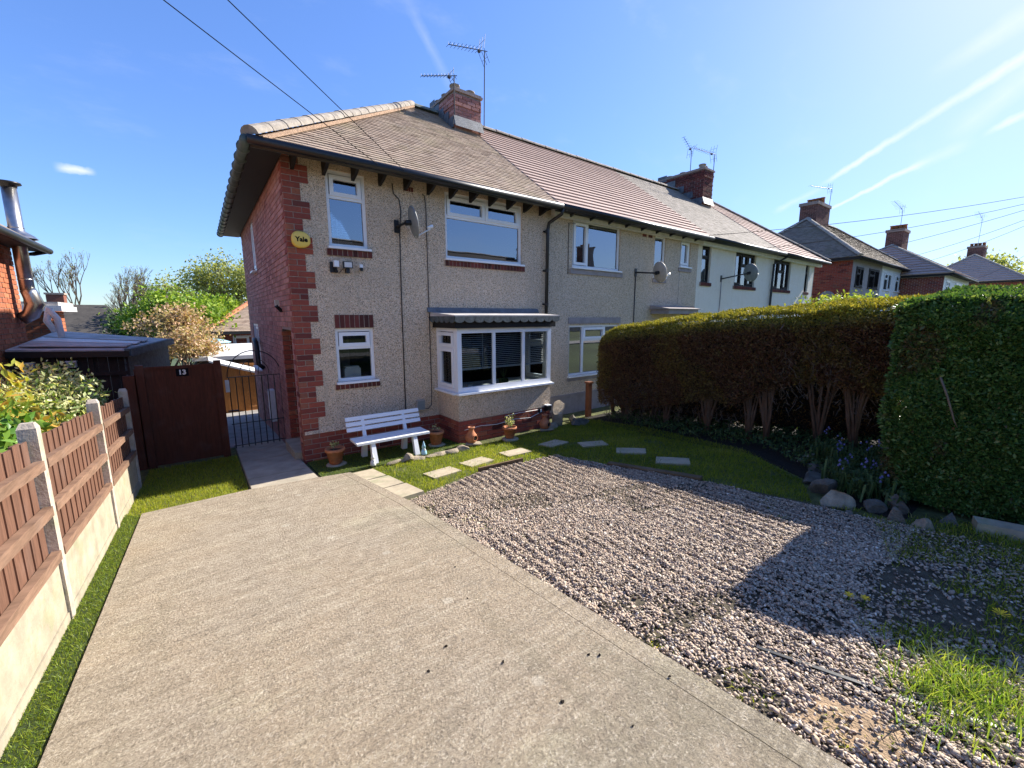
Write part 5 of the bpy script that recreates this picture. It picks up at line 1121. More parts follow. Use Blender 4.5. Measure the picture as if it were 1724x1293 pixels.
cm = MB(); cm.add([sk(v_) for v_ in [(4.0, -9.0, .55), (4.0, -6.5, .5), (4.9, -6.35, .5), (4.9, -9, .5), (3.93, -9, 1.3), (3.93, -6.32, 1.3), (4.9, -6.2, 1.3), (4.9, -9, 1.3), (3.95, -9, 2.15), (4.0, -6.36, 2.12), (4.9, -6.25, 2.15), (4.9, -9, 2.15), (4.15, -9, 2.36), (4.2, -6.5, 2.33), (4.8, -6.4, 2.38), (4.8, -9, 2.38)]], [(3, 2, 1, 0)]+[(l*4+k, l*4+(k+1) % 4, l*4+4+(k+1) % 4, l*4+4+k) for l in range(3) for k in range(4)]+[(12, 13, 14, 15)]); cm.build('light_block_core', 'core_green', HP)  # opaque filler body added within this hedge so no light passes through
for (yy, tx) in ((-6.6, 4.5), (-7.1, 4.65), (-7.7, 4.8), (-8.4, 5.0)):
    mb = MB(); mb.tube([(tx, yy, .4), (tx-.05, yy+.05, .8), (tx+.03, yy, 1.4)], [.035, .03, .02], 7); mb.build('trunk', 'bark', HP, True)
mb = MB(); mb.tube([(3.88, -6.30, 1.75), (3.86, -6.36, 1.6), (3.88, -6.42, 1.40), (3.94, -6.44, 1.33)], [.008, .008, .006, .004], 6); mb.build('bare_stem', 'twig', HP, True)
# bluebells and ground leaves in the bed
spots = [(4.15, -5.75), (4.45, -5.6), (4.8, -5.55), (5.05, -5.35), (4.35, -6.0), (4.75, -5.95), (5.2, -5.75), (4.0, -5.95), (5.3, -5.2), (4.6, -6.15), (5.0, -6.15)]
for i, (x, y) in enumerate(spots):
    z = gz(x, y)+.05; T = thing('bluebell_clump', ['bluebell clump behind the pointed rock', 'bluebell clump behind the long grey rock', 'bluebell clump in the middle of the bed', 'bluebell clump near the back rocks', 'bluebell clump beside the near hedge end', 'bluebell clump deep in the hedge shadow', 'bluebell clump under the bare hedge stems', 'bluebell clump just behind the mossy block rock', 'bluebell clump at the far end of the bed', 'bluebell clump tucked against the near hedge', 'bluebell clump between the two hedges'][i], 'flowers', (x, y, z), 'bluebells in the bed')
    Pn = np.array((x, y))+rng.normal(0, .10, (90, 2)); th = rng.uniform(0, 6.28, 90)
    mb = MB(); fl_ = MB()
    for k in range(70):
        a = rng.uniform(0, 6.28); l_ = rng.uniform(.15, .30); q = Pn[k]; w_ = .009
        c1 = (q[0]+.05*math.cos(a), q[1]+.05*math.sin(a), z+l_*.75); c2 = (q[0]+.14*math.cos(a), q[1]+.14*math.sin(a), z+l_*.7); s = (-math.sin(a)*w_, math.cos(a)*w_)
        mb.add([(q[0]-s[0], q[1]-s[1], z-.03), (q[0]+s[0], q[1]+s[1], z-.03), (c1[0]+s[0], c1[1]+s[1], c1[2]), (c1[0]-s[0], c1[1]-s[1], c1[2]), (c2[0], c2[1], c2[2])], [(0, 1, 2, 3), (3, 2, 4)])
    mb.build('leaves', 'leaf_dark', T)
    for k in range(1 if i % 2 else 2):
        q = np.array((x, y))+rng.normal(0, .09, 2); hh = rng.uniform(.22, .36)
        for j in range(5):
            b = (q[0]+rng.normal(0, .022), q[1]+rng.normal(0, .022), z+hh-j*.022); fl_.lathe(b, [(.003, .014), (.009, .006), (.012, -.006), (.002, -.004)], 5)
    fl_.build('flowers', 'petal_blue', T, kind='stuff')
P = scatter([(3.75, -6.2), (5.2, -6.3), (6.8, -6.0), (6.8, -1.2), (5.6, -1.2), (5.2, -2.7), (5.15, -4.5), (4.4, -5.4), (3.9, -5.75)], 900)
leafcloud('ground_cover', np.column_stack([P, ngz(P[:, 1])+.05+rng.random(len(P))*.10]), .05, 'leaf_dark', None, aspect=.5, kind='stuff', label='low dark leaves and ivy covering the shaded bed', category='ground cover')
# garden just beyond the hedge, seen in slits of sun under it
P = scatter([(7.0, -6), (9, -6), (9, -.6), (7, -.6)], 1500); blades('neighbour_lawn', P, ngz(P[:, 1])-.01, .03, .08, .008, 'grass', .5, kind='stuff', label='sunlit neighbouring lawn seen under the hedge', category='grass')
mb = MB(); mb.box(5.62, 5.72, -.72, -.62, -.1, .80); mb.box(5.60, 5.74, -.74, -.60, .80, .84); tag(mb.build('gate_post', 'post_wood'), 'short reddish timber post at the house end of the hedge', 'post')
# ------------------------------------------------------------------ shrubs over the fence
def shrub(label, c, rad, nl, size, mat_, asp=.45, name='shrub', shell=.55, extra=None, flowers=None):
    z = gz(*c[:2]); T = thing(name, label, 'shrub', (c[0], c[1], z))
    d = rng.normal(size=(nl, 3)); d /= np.linalg.norm(d, axis=1)[:, None]; rr = (shell+(1-shell)*rng.random(nl))*(1+.25*fbm(d[:, :2]*3, 2.2, int(abs(c[1]*100)))); P = np.array(c)+d*np.array(rad)*rr[:, None]
    ok = (P[:, 2] > z+.05) & ((P[:, 0] < -2.15) | (P[:, 2] > ngz(P[:, 1])+1.33)); P = P[ok]; leafcloud('foliage', P, size, mat_, T, aspect=asp, nrm=d[ok], align=.3)
    mb = MB()
    for k in range(7):
        a = k*.9; e = (c[0]+rad[0]*.6*math.cos(a), c[1]+rad[1]*.6*math.sin(a), c[2]+rad[2]*.45); mb.tube([(c[0]+.03*math.cos(a), c[1]+.03*math.sin(a), z-.02), ((c[0]+e[0])/2, (c[1]+e[1])/2, (z+e[2])/2+.05), e], [.014, .011, .005], 6)
    mb.build('stem', 'bark', T)
    if extra is not None: leafcloud('young_shoots', extra, size*1.15, 'leaf_orange', T, aspect=.4, nrm=np.tile((0, 0, 1.), (len(extra), 1)), align=.8, rnd=rng.uniform(.55, 1, len(extra)), kind='stuff')
    if flowers:
        for q in flowers:
            fm_ = MB(); 
            for k in range(10):
                a = k*2.4; fm_.add([q, (q[0]+.03*math.cos(a), q[1]+.03*math.sin(a), q[2]+.015*(k % 3)), (q[0]+.03*math.cos(a+.7), q[1]+.03*math.sin(a+.7), q[2]+.02)], [(0, 1, 2)])
            fm_.build('flower', 'petal_red', T)
    return T
shrub('variegated cream and green shrub spilling over the fence top', (-2.64, -.05, 1.16), (.58, 1.2, .58), 8500, .055, 'leaf_var')
ex = np.concatenate([np.array(q)+rng.normal(0, (.05, .05, .07), (26, 3)) for q in ((-2.55, -1.05, 1.68), (-2.75, -1.5, 1.48), (-2.9, -1.2, 1.5), (-2.5, -1.75, 1.40), (-2.6, -.9, 1.5), (-2.45, -1.15, 1.35))])
shrub('photinia shrub with orange young shoots behind the fence', (-2.66, -1.45, 1.10), (.50, .62, .50), 2300, .085, 'leaf_orange', .4, extra=ex)
shrub('glossy green camellia with one red flower behind the fence', (-2.58, -2.45, 1.14), (.54, .95, .52), 3400, .095, 'leaf_green', .5, flowers=[(-2.33, -2.33, 1.42)])
# ------------------------------------------------------------------ things fixed to the fronts
def dish(c, nrm, r, mat_, wall, label, flip=1):
    c, nrm = Vector(c), Vector(nrm).normalized(); u = nrm.orthogonal().normalized(); u = Vector((0, 0, 1)).cross(nrm).normalized(); v = nrm.cross(u)
    T = thing('satellite_dish', label, 'satellite dish', wall, 'satellite dishes')
    vs, fs = [], []; seg = 28; rings = 5
    for k in range(rings+1):
        t = k/rings
        for i in range(seg): a = 2*math.pi*i/seg; vs.append(c+u*(r*t*.92*math.cos(a))+v*(r*t*1.05*math.sin(a))+nrm*(.18*r*t*t))
    for k in range(rings): fs += [(k*seg+i, k*seg+(i+1) % seg, (k+1)*seg+(i+1) % seg, (k+1)*seg+i) for i in range(seg)]
    o = len(vs); vs += [p-nrm*.012 for p in vs]; fs += [tuple(o+i for i in reversed(f)) for f in fs[:]]; fs += [(rings*seg+i, rings*seg+(i+1) % seg, o+rings*seg+(i+1) % seg, o+rings*seg+i) for i in range(seg)]
    MB().add(vs, fs).build('reflector', mat_, T, True)
    tip = c+nrm*r*1.25-v*r*.55
    MB().tube([c-v*r*.95+nrm*.02, tip], .011, 7).build('feed_arm', 'white_paint', T)
    mb = MB(); mb.tube([tip-nrm*.05+v*.02, tip+nrm*.05+v*.04], .026, 10); mb.build('receiver', 'upvc', T, True)
    b = c-nrm*.10; mb = MB(); mb.tube([c-nrm*.01, b], .045, 10); mb.tube([b, Vector(wall)+Vector((0, -.06, 0)), Vector(wall)], .02, 8); w_ = Vector(wall); mb.box(w_.x-.04, w_.x+.04, w_.y-.02, w_.y, w_.z-.1, w_.z+.1); mb.build('wall_bracket', 'black_plastic', T)
    return T
dish((1.80, -.27, 3.78), (.97, -.12, .2), .24, 'dish', (1.65, -.001, 3.74), 'dark grey satellite dish seen edge on, between the upper windows')
dish((8.30, -.50, 3.36), (.96, -.2, .22), .25, 'dish_pale', (8.02, -.001, 3.38), 'beige satellite dish on the grey roughcast house')
dish((13.0, -.60, 3.62), (.96, -.2, .22), .27, 'dish', (12.4, -.001, 3.45), 'large grey satellite dish on the cream house')
def wire(name, pts, r, label, mat_='black_plastic', cat='cable', seg=6, smooth=True, group=None):
    return tag(MB().tube(pts, r, seg).build(name, mat_, None, smooth), label, cat, group)
wire('wall_cable', [(1.60, -.03, 4.40), (1.62, -.014, 4.25), (1.71, -.013, 4.18), (1.735, -.013, 4.0), (1.70, -.013, 3.66), (1.685, -.013, 2.8), (1.675, -.013, 1.6), (1.67, -.013, .62)], .009, 'thick dark cable running down the front wall to the meter box')
wire('wall_cable', [(2.13, -.013, 4.33), (2.17, -.013, 4.30), (2.19, -.013, 4.1), (2.185, -.013, 2.4), (2.185, -.013, .9), (2.17, -.016, .66), (2.09, -.04, .60), (1.98, -.06, .62)], .007, 'thin dark cable looping down beside the bay window')
wire('wall_cable', [(8.02, -.012, 3.30), (8.02, -.012, 2.1), (8.02, -.012, .8)], .013, 'twin cable below the beige satellite dish')
wire('wall_cable', [(12.42, -.012, 3.4), (12.42, -.012, .6)], .012, 'cable dropping from the large grey dish', 'render_grey')
wire('wall_cable', [(5.60, -.012, 3.20), (5.60, -.012, 4.30), (5.80, -.012, 4.30)], .007, 'thin cable framing the left of the grey house upper window')
wire('wall_cable', [(2.42, BY-.012, .30), (2.75, BY-.02, .33), (3.1, BY-.02, .30), (3.5, BY-.03, .34), (3.9, BY-.03, .31), (4.15, BY-.03, .38), (4.15, BY-.02, .44), (3.6, BY-.012, .44), (3.3, BY-.012, .42)], .006, 'pale flex looped along the bay brickwork', 'curtain')
mb = MB(); mb.box(1.87, 2.02, -.07, -.001, .60, .78); o = tag(mb.build('wall_box', 'dish_pale'), 'small grey junction box on the wall behind the bench', 'junction box'); MB().box(1.88, 2.01, -.076, -.071, .61, .77).build('lid', 'dish', o)
# alarm box with its lettering
A = thing('alarm_box', 'yellow oval alarm box lettered Yale on the brick quoin', 'alarm box', (.18, -.012, 3.37))
vs, fs = [], []; seg = 40
for d_, s_ in ((-.012, 1.), (-.065, 1.), (-.085, .93), (-.092, .8)):
    for k in range(seg):
        a = 2*math.pi*k/seg; cx, cz = math.copysign(abs(math.cos(a))**.85, math.cos(a)), math.copysign(abs(math.sin(a))**.85, math.sin(a)); vs.append((.18+.125*s_*cx, d_, 3.375+.115*s_*cz*(1-.08*cx)))
for l in range(3): fs += [(l*seg+k, l*seg+(k+1) % seg, (l+1)*seg+(k+1) % seg, (l+1)*seg+k) for k in range(seg)]
fs.append(tuple(3*seg+k for k in range(seg))); MB().add(vs, fs).build('cover', 'yellow', A, True)
text('Yale', .092, (.18, -.0935, 3.372), FR, 'ink', A, bold=.0035)
mb = MB(); mb.box(.08, .28, -.011, -.004, 3.28, 3.47); mb.build('back_plate', 'ink', A)
# floodlight, sensor, camera
Fl = thing('floodlight', 'small white sensor and square LED floodlight below the upper left window', 'floodlight', (.7, 0, 3.0))
mb = MB(); mb.box(.60, .67, -.12, -.05, 3.02, 3.11); mb.build('sensor', 'upvc', Fl)
mb = MB(); mb.bar((.62, -.01, 3.05), (.64, -.09, 2.94), .03, .03); mb.box(.56, .66, -.02, -.001, 2.94, 3.10); mb.build('bracket', 'black_plastic', Fl)
mb = MB(); mb.box(.735, .875, -.115, -.075, 3.01, 3.11); mb.box(.78, .83, -.09, -.001, 2.94, 3.01); mb.build('housing', 'black_plastic', Fl)
mb = MB(); mb.box(.75, .86, -.121, -.116, 3.022, 3.098); mb.build('lens', 'curtain', Fl)
mb = MB(); mb.tube([(.645, -.07, 2.95), (.68, -.05, 2.93), (.73, -.05, 2.99), (.77, -.06, 3.02)], .006, 6); mb.build('flex', 'bark', Fl)
Cm = thing('security_camera', 'tiny white and black wall camera right of the floodlight', 'camera', (1.02, 0, 3.03)); mb = MB(); mb.box(1.0, 1.045, -.07, -.001, 3.035, 3.085); mb.build('body', 'upvc', Cm); mb = MB(); mb.box(1.003, 1.042, -.074, -.02, 2.985, 3.034); mb.build('lens_block', 'black_plastic', Cm)
Sn = thing('wall_sensor', 'small security sensor on the side brick wall above the door', 'sensor', (0, .95, 2.45)); mb = MB(); mb.box(-.10, -.04, .90, .98, 2.44, 2.54); mb.build('head', 'dish_pale', Sn); mb = MB(); mb.bar((-.002, 1.0, 2.36), (-.09, .9, 2.45), .04, .04); mb.build('arm', 'black_plastic', Sn)
Lp = thing('outdoor_lamp', 'small black and white lamp at the right bay corner', 'lamp', (4.33, BY, .42)); mb = MB(); mb.box(4.28, 4.38, BY-.10, BY-.001, .40, .50); mb.build('housing', 'black_plastic', Lp); mb = MB(); mb.box(4.275, 4.385, BY-.105, BY-.001, .502, .52); mb.build('cap', 'upvc', Lp)
So = thing('outdoor_socket', 'black outdoor socket on the bay brickwork', 'socket', (4.15, BY, .42)); mb = MB(); mb.box(4.12, 4.18, BY-.05, BY-.001, .37, .47); mb.build('case', 'black_plastic', So); mb = MB(); mb.box(4.135, 4.165, BY-.055, BY-.051, .39, .45); mb.build('cover', 'upvc', So)
# aerials
def aerial(label, base, top, end, nel, el, mat_='aerial', refl=.3, nm=.013):
    base, top, end = Vector(base), Vector(top), Vector(end); T = thing('television_aerial', label, 'aerial', base, 'television aerials')
    MB().tube([base, top], nm, 6).build('mast', mat_, T)
    MB().tube([top+(top-end).normalized()*.08, end], .009, 6).build('boom', mat_, T)
    d = (end-top).normalized(); sd = d.cross(Vector((0, 0, 1))).normalized(); u = sd.cross(d)
    for i in range(nel):
        p = top.lerp(end, .18+.82*i/(nel-1)); l_ = el*(1-.35*i/nel); MB().tube([p-sd*l_, p+sd*l_], .0045, 5).build('element', mat_, T); MB().tube([p-u*.0, p+u*.045], .004, 5).build('element_clip', mat_, T)
    q = top.lerp(end, .1); mb = MB()
    for s in (1, -1):
        for k in (-.12, 0, .12): mb.tube([q+sd*k, q+sd*k+(u*s*1.0-d*.35)*refl], .005, 5)
        mb.tube([q+sd*-.13+(u*s-d*.35)*refl*.6, q+sd*.13+(u*s-d*.35)*refl*.6], .004, 5)
    mb.build('reflector', mat_, T)
    mb = MB(); p = top.lerp(end, .16); mb.box(p.x-.03, p.x+.03, p.y-.03, p.y+.03, p.z-.05, p.z+.0); mb.build('dipole_box', mat_, T)
    return T
aerial('tall television aerial right of the near chimney', (5.12, 2.6, 7.0), (5.16, 2.6, 8.72), (4.16, 2.6, 8.52), 9, .16)
aerial('shorter television aerial at the left front corner of the near chimney', (4.22, 2.50, 7.0), (4.23, 2.50, 7.84), (3.40, 2.50, 7.58), 9, .10, refl=.12)
aerial('television aerial on the chimney of the cream houses', (15.75, 2.35, 7.3), (15.78, 2.35, 8.55), (14.3, 2.35, 8.45), 8, .16)
aerial('second thinner aerial on the cream houses chimney', (15.2, 3.0, 7.9), (15.2, 3.0, 8.75), (14.6, 3.0, 9.1), 6, .12)
# ------------------------------------------------------------------ overhead wires
def sag(a, b, s, nn=14):
    a, b = Vector(a), Vector(b); return [a.lerp(b, t)-Vector((0, 0, s*4*t*(1-t))) for t in np.linspace(0, 1, nn)]
pole_a = Vector((-12.9, -11.1, 7.0)); pole_b = Vector((26.0, -7.6, 7.2))
wire('overhead_wire', sag((1.40, -.36, 4.45), (-13.4, -10.3, 6.96), .0), .005, 'left one of two overhead wires reaching the near roof', 'ink', cat='wire')
wire('overhead_wire', sag((1.78, -.36, 4.45), (-12.65, -12.1, 6.96), .0), .005, 'right one of two overhead wires reaching the near roof', 'ink', cat='wire')
for (P_, lb, yaw_) in ((pole_a, 'wooden telegraph pole beside the road, left of the drive', .9), (pole_b, 'wooden telegraph pole farther along the road', .2)):
    T = thing('telegraph_pole', lb, 'telegraph pole', (P_.x, P_.y, .7)); mb = MB(); mb.tube([(P_.x, P_.y, .3), (P_.x, P_.y, P_.z+.3)], [.13, .09], 10); mb.build('pole', 'bark', T, True); d = Vector((math.cos(yaw_+1.2), math.sin(yaw_+1.2), 0)); MB().bar(P_-d*1.05, P_+d*1.05, .09, .1).build('cross_arm', 'bark', T)
wl = ['overhead wire from the grey house passing below the vapour trails', 'overhead wire from the cream end house to the pole', 'overhead wire from the far brick house, uppermost', 'overhead wire from the far brick house, lower', 'overhead wire towards the third far roof', 'lowest overhead wire towards the most distant roof', 'overhead wire from the cream house eaves crossing its roof end']
for (q, s, lb) in (((10.5, -.40, 4.5), .25, wl[0]), ((19.9, -.40, 4.5), .2, wl[1]), ((29, -.4, 5.1), .3, wl[2]), ((33, -.4, 5.1), .35, wl[3]), ((44, -2.4, 4.9), .5, wl[4]), ((62, -3.4, 5.0), .8, wl[5]), ((14.2, -.40, 4.5), .3, wl[6])):
    wire('overhead_wire', sag(q, pole_b, s), .007, lb, 'ink', cat='wire')
# ------------------------------------------------------------------ houses farther right
def hip_house(label, x0, x1, y0, y1, ze, zr, hip, wallL, wallF, tile, chim_=None, wins=(), name='detached_house', gauge=.12, wd=.3, split=None, band=.02, zg=None):
    zg = gz(0, (y0+y1)/2)-.5 if zg is None else zg
    H = thing(name, label, 'house', ((x0+x1)/2, y0, zg))
    ry = (y0+y1)/2; ov = .35
    A = [(x0-ov, y0-ov, ze), (x1+ov, y0-ov, ze), (x1+ov, y1+ov, ze), (x0-ov, y1+ov, ze)]; P, Q = (x0-ov+hip, ry, zr), (x1+ov-hip, ry, zr)
    rf = MB(); rf.add(A+[P, Q], [(0, 1, 5, 4), (2, 3, 4, 5), (3, 0, 4), (1, 2, 5), (3, 2, 1, 0)]); ro = rf.build('roof', 'dark_timber', H)
    tl = MB()
    for (e0, e1, t0, t1) in ((A[0], A[1], P, Q), (A[3], A[0], P, P), (A[1], A[2], Q, Q)):
        e0, e1, t0, t1 = map(Vector, (e0, e1, t0, t1)); nn_ = (e1-e0).cross(t0-e0).normalized(); ln = ((t0+t1)/2-(e0+e1)/2).length; nr = int(ln/gauge)
        for i in range(nr):
            a, b = i/nr, min(1, (i+1.1)/nr); p0, p1, q0, q1 = e0.lerp(t0, a), e1.lerp(t1, a), e0.lerp(t0, b), e1.lerp(t1, b); nt = max(1, int((p1-p0).length/wd))
            for k in range(nt):
                u0, u1 = k/nt, (k+.985)/nt; c0, c1, c2, c3 = p0.lerp(p1, u0), p0.lerp(p1, u1), q0.lerp(q1, u1), q0.lerp(q1, u0); l0 = nn_*(band+.012*random.random()); tl.add([c0+l0, c1+l0, c2+nn_*.012, c3+nn_*.012, c0, c1], [(0, 1, 2, 3), (4, 5, 1, 0)])
    tl.build('roof_tiles', tile, ro, kind='stuff')
    for (a, b) in ((A[0], P), (A[1], Q), (A[3], P), (P, Q)):
        if (Vector(a)-Vector(b)).length > .3: ridge_run(ro, Vector(a)+Vector((0, 0, .02)), Vector(b)+Vector((0, 0, .03)), .6, .11, 'ridge')
    w_ = MB(); w_.box(x0, x1, y0, y1, zg, ze-.02); w_.build('wall', wallF, H)
    if wallL:
        bk = MB(); nc = int((ze-.1-zg)/CO)
        for k in range(nc):
            y_ = y0-(.115 if k % 2 else 0)
            while y_ < y1:
                p, q = max(y_, y0), min(y_+.225, y1); 
                if q-p > .03: bk.box(x0-.03, x0-.001, p+.004, q-.004, zg+k*CO+.005, zg+(k+1)*CO-.005)
                y_ += .235
        bk.build('side_bricks', wallL, H, kind='stuff')
    if split: sp = MB(); sp.box(split, x1+.02, y0-.03, y0-.001, zg, ze-.05); sp.build('cream_front', 'white_paint', H)
    fa = MB(); fa.box(x0-ov, x1+ov, y0-ov, y0-ov+.03, ze-.14, ze-.01); fa.box(x0-ov, x0-ov+.03, y0-ov+.03, y1+ov, ze-.14, ze-.01); fa.build('fascia', 'dark_timber', H)
    gu = MB(); gu.tube([(x0-ov, y0-ov-.05, ze-.05), (x1+ov, y0-ov-.05, ze-.05)], .06, 8); gu.build('gutter', 'black_plastic', H, True)
    for (a, b, c, e, mt) in wins: window(H, (0, y0-(.03 if split and a > split else 0), 0), FR, a, b, c, e, [(0, .5, 0, .65, 0), (.5, 1, 0, 1, 1), (0, .5, .65, 1, 1)], fmat=mt, back=-.03, sill=.06, glass='glass_far', room=False)
    if chim_:
        cx0, cx1, cy0, cy1, cz0, cz1 = chim_; c_ = MB(); c_.box(cx0, cx1, cy0, cy1, cz0-.5, cz1); co = c_.build('chimney', 'mortar_dark', H); bk = MB()
        for k in range(int((cz1-cz0)/CO)):
            for (O, fr, W) in (((cx0, cy0, 0), FR, cx1-cx0), ((cx0, cy1, 0), SD, cy1-cy0)):
                a = -.115 if k % 2 else 0
                while a < W:
                    p, q = max(a, 0), min(a+.225, W)
                    if q-p > .03: lbox(bk, O, *fr, p+.004, q-.004, cz0+k*CO+.005, cz0+(k+1)*CO-.005, 0, .012)
                    a += .235
        bk.build('chimney_bricks', 'brick_sooty', co, kind='stuff'); c_ = MB(); c_.box(cx0-.06, cx1+.06, cy0-.06, cy1+.06, cz1-.18, cz1); c_.build('capping', 'mortar_dark', co)
        for i in range(4):
            p_ = MB(); yy = cy0+(cy1-cy0)*(i+.5)/4; p_.lathe(((cx0+cx1)/2, yy, cz1), [(.13, 0), (.11, .3), (.14, .31), (.14, .36), (.1, .36)], 12); p_.build('chimney_pot', 'terracotta', co, True)
    return H
hip_house('brick and render house with mossy grey hip roof beyond the cream row', 25.3, 36.5, 0, 6.6, 5.15, 7.95, 3.55, 'brick_attr', 'render_grey', 'tile5', (28.9, 31.0, 3.0, 3.9, 7.5, 9.0),
    [(25.9, 27.1, 3.75, 4.75, 'dark_timber'), (28.1, 30.0, 3.75, 4.8, 'dark_timber'), (31.0, 32.6, 3.75, 4.75, 'upvc'), (33.6, 35.2, 3.75, 4.75, 'upvc')], split=30.5, gauge=.1, wd=.165)
aerial('television aerial on the chimney of the brick and render house', (30.8, 3.0, 8.9), (30.9, 3.0, 10.0), (27.6, 3.0, 9.6), 7, .2)
dish((27.3, -.55, 2.9), (.96, -.2, .22), .45, 'dish', (26.9, -.001, 2.8), 'grey satellite dish low on the brick and render house front')
dish((23.8, .5, 3.0), (.96, -.2, .22), .45, 'dish', (25.28, .5, 2.9), 'grey satellite dish before the red brick side wall')
hip_house('far brick house with pale striped tile roof, second beyond the row', 34.9, 44.5, -2, 4.5, 4.75, 7.05, 3.3, 'brick_attr', 'white_paint', 'tile2', (38.2, 39.8, .8, 1.7, 6.7, 8.2), [(35.6, 36.8, 3.4, 4.4, 'upvc'), (39, 41, 3.4, 4.4, 'upvc')], gauge=.30, wd=.33, band=.07)
aerial('cluster aerial on the second far house', (39.2, 1.2, 8.0), (39.2, 1.2, 9.6), (36.8, 1.2, 9.8), 7, .3)
hip_house('most distant brick house with striped hip roof above the near hedge', 56, 70, -4, 3, 5.3, 8.0, 3.5, 'brick_attr', 'mortar', 'tile2', (60.5, 62.5, -.9, .2, 7.6, 9.0), [(58, 60, 4, 5, 'upvc')], gauge=.32, wd=.33, band=.07)
aerial('left tall aerial on the most distant house', (61.0, -.4, 8.8), (61.0, -.4, 11.6), (57.8, -.4, 11.8), 7, .4)
aerial('right small aerial beyond the most distant house', (72, -3.2, 6), (72, -3.2, 10.6), (70, -3.2, 10.6), 5, .3)
# ------------------------------------------------------------------ across the road, seen only in the window panes
hip_house('grey roofed house across the road, mirrored in the upstairs panes', 4, 29, -32, -24.5, 5.8, 8.2, 3.8, None, 'dash', 'tile5', (26.2, 27.6, -28.7, -27.8, 7.6, 9.3), [(11, 13, 3.9, 5.0, 'upvc')], gauge=.2, wd=.33, zg=.6)
hip_house('house with big chimney across the road, mirrored in the second window', 31, 41, -33, -26, 6.1, 8.7, 3.5, None, 'dash_grey', 'tile3', (36.4, 38.2, -30, -28.8, 8.0, 10.6), [(33, 35, 3.9, 5.0, 'upvc')], gauge=.2, wd=.33, zg=.6)
hip_house('plain house across the road at the left', -15, -1, -32, -24.5, 6.0, 8.8, 3.8, None, 'dash', 'tile3', None, [(-9, -7, 3.9, 5.0, 'upvc')], gauge=.25, wd=.33, zg=.6)
# ------------------------------------------------------------------ neighbour on the left: brick house, flue, lean-to shed
NH = thing('neighbour_house', 'orange brick neighbouring house at the left edge with steel flue', 'house', (-4.6, 2, -.2))
WX, WE = -3.62, 4.30
w_ = MB(); w_.box(-9, WX-.012, -2.2, WE, -.8, 3.46); w_.build('wall', 'mortar', NH)
bk = MB()
for k in range(52):
    y_ = -2.2-(.115 if k % 2 else 0)
    while y_ < WE:
        p, q = max(y_, -2.2), min(y_+.225, WE)
        if q-p > .03: bk.box(WX-.03, WX+random.uniform(-.002, .002), p+.005, q-.005, -.8+k*CO+.006, -.8+(k+1)*CO-.006)
        y_ += .235
bk.build('side_bricks', 'brick_orange', NH, kind='stuff')
r_ = MB(); r_.hexa([(-3.27, -2.5, 3.50), (-3.27, 4.65, 3.50), (-6.3, 4.65, 5.5), (-6.3, -2.5, 5.5)], [(-3.25, -2.5, 3.56), (-3.25, 4.65, 3.56), (-6.3, 4.65, 5.58), (-6.3, -2.5, 5.58)]); r_.build('roof', 'tile5', NH)
g = MB(); g.tube([(-3.23, -2.5, 3.50), (-3.23, 4.68, 3.48)], .055, 10); g.build('gutter', 'black_plastic', NH, True)
g = MB(); g.tube([(-3.23, 4.55, 3.46), (-3.40, 4.5, 3.40), (-3.55, 4.42, 3.36), (-3.58, 4.40, 2.4)], .035, 8); g.build('downpipe', 'black_plastic', NH, True)
g = MB(); g.box(-3.62, -3.30, -2.4, 4.6, 3.455, 3.485); g.build('soffit', 'dark_timber', NH)
FLx, FLy = -3.44, 3.96
fu = MB(); fu.tube([(FLx, FLy, 2.72), (FLx, FLy, 4.42)], .092, 20); fl_o = fu.build('flue', 'steel', NH, True)
fu = MB(); fu.lathe((FLx, FLy, 4.40), [(.094, 0), (.10, .01), (.10, .035), (.155, .06), (.15, .085), (.02, .11)], 22); fu.build('cowl', 'black_plastic', fl_o, True)
fu = MB(); fu.lathe((FLx, FLy, 3.62), [(.24, -.03), (.20, .02), (.10, .09), (.094, .13)], 22, cap=False); fu.build('storm_collar', 'steel', fl_o, True)
fu = MB(); fu.tube([(FLx, FLy, 2.74), (FLx+.02, FLy, 2.68), (FLx+.06, FLy+.02, 2.50), (FLx-.02, FLy+.04, 2.32), (FLx-.14, FLy+.05, 2.24)], [.10, .105, .12, .11, .10], 18); fu.build('flue_elbow', 'steel', fl_o, True)
for z in (3.75, 2.9):
    fu = MB(); fu.lathe((FLx, FLy, z), [(.0935, 0), (.098, .004), (.098, .016), (.0935, .02)], 20, cap=False); fu.build('joint_band', 'steel', fl_o, True)
fu = MB(); fu.tube([(FLx+.22, FLy+.5, 1.9), (FLx+.20, FLy+.5, 2.25), (FLx+.10, FLy+.5, 2.42)], .05, 10); fu.tube([(FLx+.12, FLy+.52, 2.45), (FLx+.06, FLy+.52, 2.2), (FLx+.15, FLy+.5, 2.0)], .05, 10); fu.build('white_pipes', 'white_paint', NH, True)
EX = thing('brick_extension', 'low orange brick extension with white gutter behind the flue', 'extension', (-4.2, 7, -.6))
e_ = MB(); e_.box(-5.2, -3.72, 6.6, 7.6, -.8, 2.40); e_.build('wall', 'mortar', EX)
bk = MB()
for k in range(40):
    x_ = -5.2-(.115 if k % 2 else 0)
    while x_ < -3.72:
        p, q = max(x_, -5.2), min(x_+.225, -3.72)
        if q-p > .03: bk.box(p+.005, q-.005, 6.58, 6.602, -.8+k*CO+.006, -.8+(k+1)*CO-.006)
        x_ += .235
    y_ = 6.6
    while y_ < 7.6: bk.box(-3.722, -3.70, y_+.005, min(y_+.225, 7.6), -.8+k*CO+.006, -.8+(k+1)*CO-.006); y_ += .235
bk.build('bricks', 'brick_orange', EX, kind='stuff')
